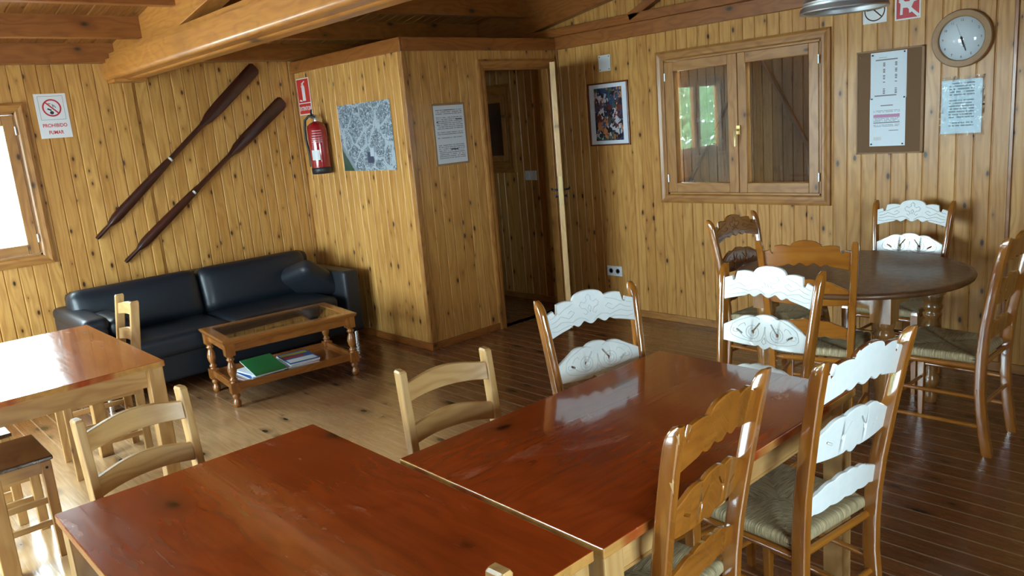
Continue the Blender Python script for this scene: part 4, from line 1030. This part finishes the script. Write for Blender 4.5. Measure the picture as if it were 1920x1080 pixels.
# blank plate, switch, socket
s = empty('blank_wall_plate', (XD, 4.196, 2.041), rot=ROT_D, label='blank white square plate high on the wall near the corner', cat='wall plate')
flat(s, 'cover', 'white', [(-.060, -.062, .060, .062)], 0, .006, bevel=.002)
for x in (-.047, .047):
    for y in (-.049, .049): mb = MB(); mb.cyl((x, y, .006), (x, y, .0075), .0045); mb.build('screw', 'ink', s)
s = empty('wall_socket', (XD, 4.210, .360), rot=ROT_D, label='white double power socket low on the boarded wall', cat='socket')
flat(s, 'cover', 'white', [(-.080, -.042, .080, .042)], 0, .010, bevel=.003)
for x in (-.036, .036):
    mb = MB(); ring(mb, x, 0, .016, .022, .008, .0115, 24); mb.lathe([(.016, .0102), (.001, .0102)], 20, T=Matrix.Translation((x, 0, 0))); mb.build('outlet', 'greyink', s)
s = empty('light_switch', (XD, 5.130, 1.163), rot=ROT_D, label='white light switch seen through the doorway', cat='switch')
flat(s, 'cover', 'white', [(-.072, -.042, .072, .042)], 0, .010, bevel=.003); flat(s, 'rocker', 'paper2', [(-.052, -.024, -.012, .024)], .010, .014, bevel=.002)
# framed picture
s = empty('framed_picture', (XD, 4.176, 1.645), rot=(PI/2, 0, -PI/2), label='colourful print in reddish wooden frame left of the shuttered window', cat='picture')
s.rotation_euler = (PI/2, 0, -PI/2)
W_, H_ = .205, .248
flat(s, 'frame', 'frame', [(-W_, -H_, -W_+.012, H_), (W_-.012, -H_, W_, H_), (-W_, -H_, W_, -H_+.012), (-W_, H_-.012, W_, H_)], 0, .018, bevel=.002)
flat(s, 'mount', 'mount', [(-W_+.01, -H_+.01, W_-.01, H_-.01)], .002, .010); flat(s, 'print', 'art', [(-.143, -.208, .143, .206)], .010, .0106)
# cork board with papers and pins
s = empty('cork_board', (XD, 1.994, 1.577), rot=ROT_D, label='brown cork board hung right of the shuttered window', cat='notice board')
flat(s, 'cork', 'cork', [(-.190, -.300, .190, .300)], 0, .010)
flat(s, 'board_frame', 'corkframe', [(-.196, -.307, -.186, .307), (.180, -.307, .196, .307), (-.196, -.307, .196, -.297), (-.196, .297, .196, .307)], 0, .014, bevel=.002)
def sheet(nm, yc, zc, w, h, lab, mat, z=.011, grp=None):
    s = empty(nm, (XD - z, yc, zc), rot=ROT_D, label=lab, cat='paper', group=grp); flat(s, 'sheet', mat, [(-w/2, -h/2, w/2, h/2)], 0, .001); return s
p1 = sheet('notice_sheet', 2.000, 1.733, .209, .272, 'upper printed sheet with two columns of figures on cork board', 'paper', grp='sheets pinned on the cork board')
rc = []; 
for x in (-.025, .044):
    for y in (.072, .064, .056, .036, .028, .020, .000, -.008, -.018, -.038, -.078, -.088, -.096, -.104): rc.append((x-.006, y-.0022, x+.006, y+.0022))
flat(p1, 'figures', 'ink', rc, .001, .0014); flat(p1, 'heading_line', 'greyink', [(-.075, .088, .052, .095), (-.080, -.120, .048, -.113), (-.055, .104, -.01, .106)], .001, .0014)
m_p = text_rows_mat('notice_small_print', (.72, .82, .92), (.10, .11, .16), 130, -.082, .072, -.035, .075, 5.)
p2 = sheet('notice_sheet', 2.003, 1.457, .209, .280, 'lower printed sheet with a pink band on cork board', m_p, grp='sheets pinned on the cork board')
flat(p2, 'pink_band', 'pink', [(-.082, .030, .072, .048)], .001, .0013); flat(p2, 'heading_line', 'greyink', [(-.04, .098, .032, .104), (-.082, -.003, .072, .002), (.01, -.050, .065, -.046)], .001, .0014)
flat(p2, 'stamp', 'paper2', [(-.08, -.105, -.035, -.085)], .001, .0013)
pin = empty('push_pin', (XD-.012, 2.092, 1.855), rot=ROT_D, label='x', cat='pin', group='pins on the cork board')
mb = MB(); mb.lathe([(.002, 0), (.0045, .003), (.0045, .006), (.001, .0085)], 12); mb.build('pin_head', 'ink', pin)
for i, (y, z, lab) in enumerate(((2.092, 1.855, 'dark pin at the top left corner of the papers'), (1.908, 1.860, 'dark pin at the top right corner of the papers'), (2.094, 1.600, 'dark pin at the left edge between the two sheets'),
                  (1.906, 1.600, 'pin at the right edge between the two sheets'), (2.096, 1.330, 'dark pin at the bottom left corner of the papers'), (1.912, 1.328, 'dark pin at the bottom right corner of the papers'), (2.162, 1.852, 'bright pin alone in the upper left corner of the cork'))):
    if i == 0: pin.location = (XD-.012, y, z); pin['label'] = lab
    else: c = dup(pin, (XD-.012 if i < 6 else XD-.010, y, z), None, lab)
    if i == 6:
        h = c.children[0]; h.data = h.data.copy(); h.data.materials.clear(); h.data.materials.append(MAT['brass'])
# plastic sleeve with a sheet
s = empty('plastic_sleeve', (XD-.002, 1.600, 1.523), rot=ROT_D, label='shiny crumpled plastic sleeve holding a printed sheet under the clock', cat='notice')
m_s = text_rows_mat('sleeve_print', (.66, .80, .88), (.05, .08, .12), 64, -.065, .065, -.12, .145, 9.)
flat(s, 'sheet', m_s, [(-.105, -.150, .105, .148)], .001, .002)
mb = MB(); nx, ny = 26, 36; rnd = random.Random(4)
def zz(i, j): return .006 + .0035*math.sin(i*.8 + j*.35) * math.sin(j*.28 + 1) + .0025*math.sin(i*1.9 - j*.9) + rnd.random()*.0012
vs = [(-.116 + .232*i/nx, -.162 + .326*j/ny + (rnd.random()*.008 if j == ny else 0), zz(i, j)) for i in range(nx+1) for j in range(ny+1)]
fs = [(i*(ny+1)+j, (i+1)*(ny+1)+j, (i+1)*(ny+1)+j+1, i*(ny+1)+j+1) for i in range(nx) for j in range(ny)]
mb.add(vs, fs, None, True); mb.build('film', 'film', s)
mb = MB(); mb.cyl((.112, .005, .003), (.112, .005, .012), .005); mb.build('tack', 'ink', s)
# clock
s = empty('wall_clock', (XD, 1.605, 1.892), rot=ROT_D, label='round wall clock with wooden rim and pale face', cat='clock')
mb = MB(); mb.lathe([(.150, 0), (.155, .006), (.155, .022), (.150, .028), (.122, .030), (.117, .026), (.116, .018)], 64, cap=False); o = mb.build('rim', 'clockrim', s); o.data.set_sharp_from_angle(angle=math.radians(40))
mb = MB(); mb.lathe([(.117, .016), (.117, .018), (.001, .0185)], 64); mb.build('face', 'clockface', s)
for i in range(1, 13):
    a = math.radians(90 - 30*i); text(s, 'numeral', str(i), .098*math.cos(a), .098*math.sin(a), .017, 'greyink', .019)
def hand(nm, deg, l, w, mat, z, back=.012):
    a = math.radians(90-deg); mb = MB(); bar2(mb, (-back*math.cos(a), -back*math.sin(a)), (l*math.cos(a), l*math.sin(a)), w, z, z+.001); mb.build(nm, mat, s)
hand('hour_hand', 163.5, .048, .009, 'ink', .020); hand('minute_hand', 161, .072, .005, 'ink', .0215); hand('second_hand', 341, .085, .0012, 'greyink', .023)
mb = MB(); mb.lathe([(.006, .019), (.006, .0245), (.001, .025)], 16); mb.build('hub', 'ink', s)

# ------------------------------------------------------------------ fire extinguisher
s = empty('fire_extinguisher', (3.283, 5.875, 1.362), label='red fire extinguisher with black hose hung on the block wall', cat='fire extinguisher')
mb = MB(); mb.lathe([(.079, .045), (.080, .05), (.080, .36), (.074, .388), (.055, .408), (.028, .420), (.022, .425)], 32); mb.build('cylinder', 'red', s)
mb = MB(); mb.lathe([(.072, 0), (.082, .004), (.083, .05), (.079, .054)], 32); mb.build('base_ring', 'rubber', s)
mb = MB(); mb.lathe([(.020, .42), (.022, .44), (.018, .445), (.018, .47), (.012, .475)], 18); mb.build('valve', 'steel', s)
mb = MB(); mb.tube([(0, 0, .462), (-.02, .02, .478), (-.05, -.03, .492), (-.07, -.075, .512)], [.010, .010, .008, .006]); mb.tube([(0, 0, .452), (-.03, -.02, .462), (-.06, -.06, .468)], [.009, .007, .006]); mb.tube([(0, 0, .455), (0, .03, .46)], .012); mb.build('lever', 'black', s)
mb = MB(); mb.tube([(0, .02, .455), (-.03, .05, .47), (-.05, .085, .44), (-.05, .108, .38), (-.05, .112, .30), (-.045, .105, .22), (-.04, .098, .14)], .011); mb.tube([(-.04, .098, .14), (-.038, .094, .06)], [.012, .015]); mb.build('hose', 'rubber', s)
def cyl_patch(name, mat, a0, a1, z0, z1, r=.0806):
    mb = MB(); n = 12; vs = []; fs = []
    for i in range(n+1):
        a = math.radians(a0 + (a1-a0)*i/n); vs += [(r*math.cos(a), r*math.sin(a), z0), (r*math.cos(a), r*math.sin(a), z1)]
    for i in range(n): fs.append((2*i, 2*i+2, 2*i+3, 2*i+1))
    mb.add(vs, fs, None, True); return mb.build(name, mat, s)
cyl_patch('sticker', 'paper2', 190, 240, .115, .195)
m_r = plain('pale_red_print', (.50, .20, .20), .3)
for z in (.255, .270, .285, .305, .325, .345): cyl_patch('print_line', m_r, 200 + (z*97 % 12), 262, z, z+.006)
mb = MB(); mb.box((.079, -.02, .30), (.087, .02, .40)); mb.build('wall_hook', 'black', s)

# ------------------------------------------------------------------ pendant lamp over the tables
lx, ly, lz = 3.37, 1.55, 1.985
s = empty('pendant_lamp', (lx, ly, lz), label='domed steel pendant lampshade at the top edge of the photo', cat='lamp')
mb = MB()
prof = [(.160, .004), (.172, 0), (.174, .004), (.168, .022), (.160, .026), (.162, .032), (.156, .036), (.158, .042), (.152, .050), (.146, .085), (.125, .130), (.090, .165), (.045, .185), (.03, .190)]
mb.lathe(prof, 64, cap=False); mb.lathe([(r-.003, z) for r, z in prof[::-1]], 64, cap=False); o = mb.build('shade', 'steel', s); o.data.set_sharp_from_angle(angle=math.radians(35))
mb = MB(); mb.lathe([(.032, .188), (.032, .25), (.012, .26)], 24); mb.lathe([(.018, .16), (.018, .19)], 16); mb.build('lamp_holder', 'black', s)
mb = MB(); mb.lathe([(.014, .16), (.016, .14), (.028, .11), (.030, .09), (.020, .068), (.002, .060)], 20); mb.build('bulb', 'white', s)
mb = MB(); mb.cyl((0, 0, .25), (0, 0, roofz(ly) - lz), .003, 8); mb.build('cord', 'black', s)
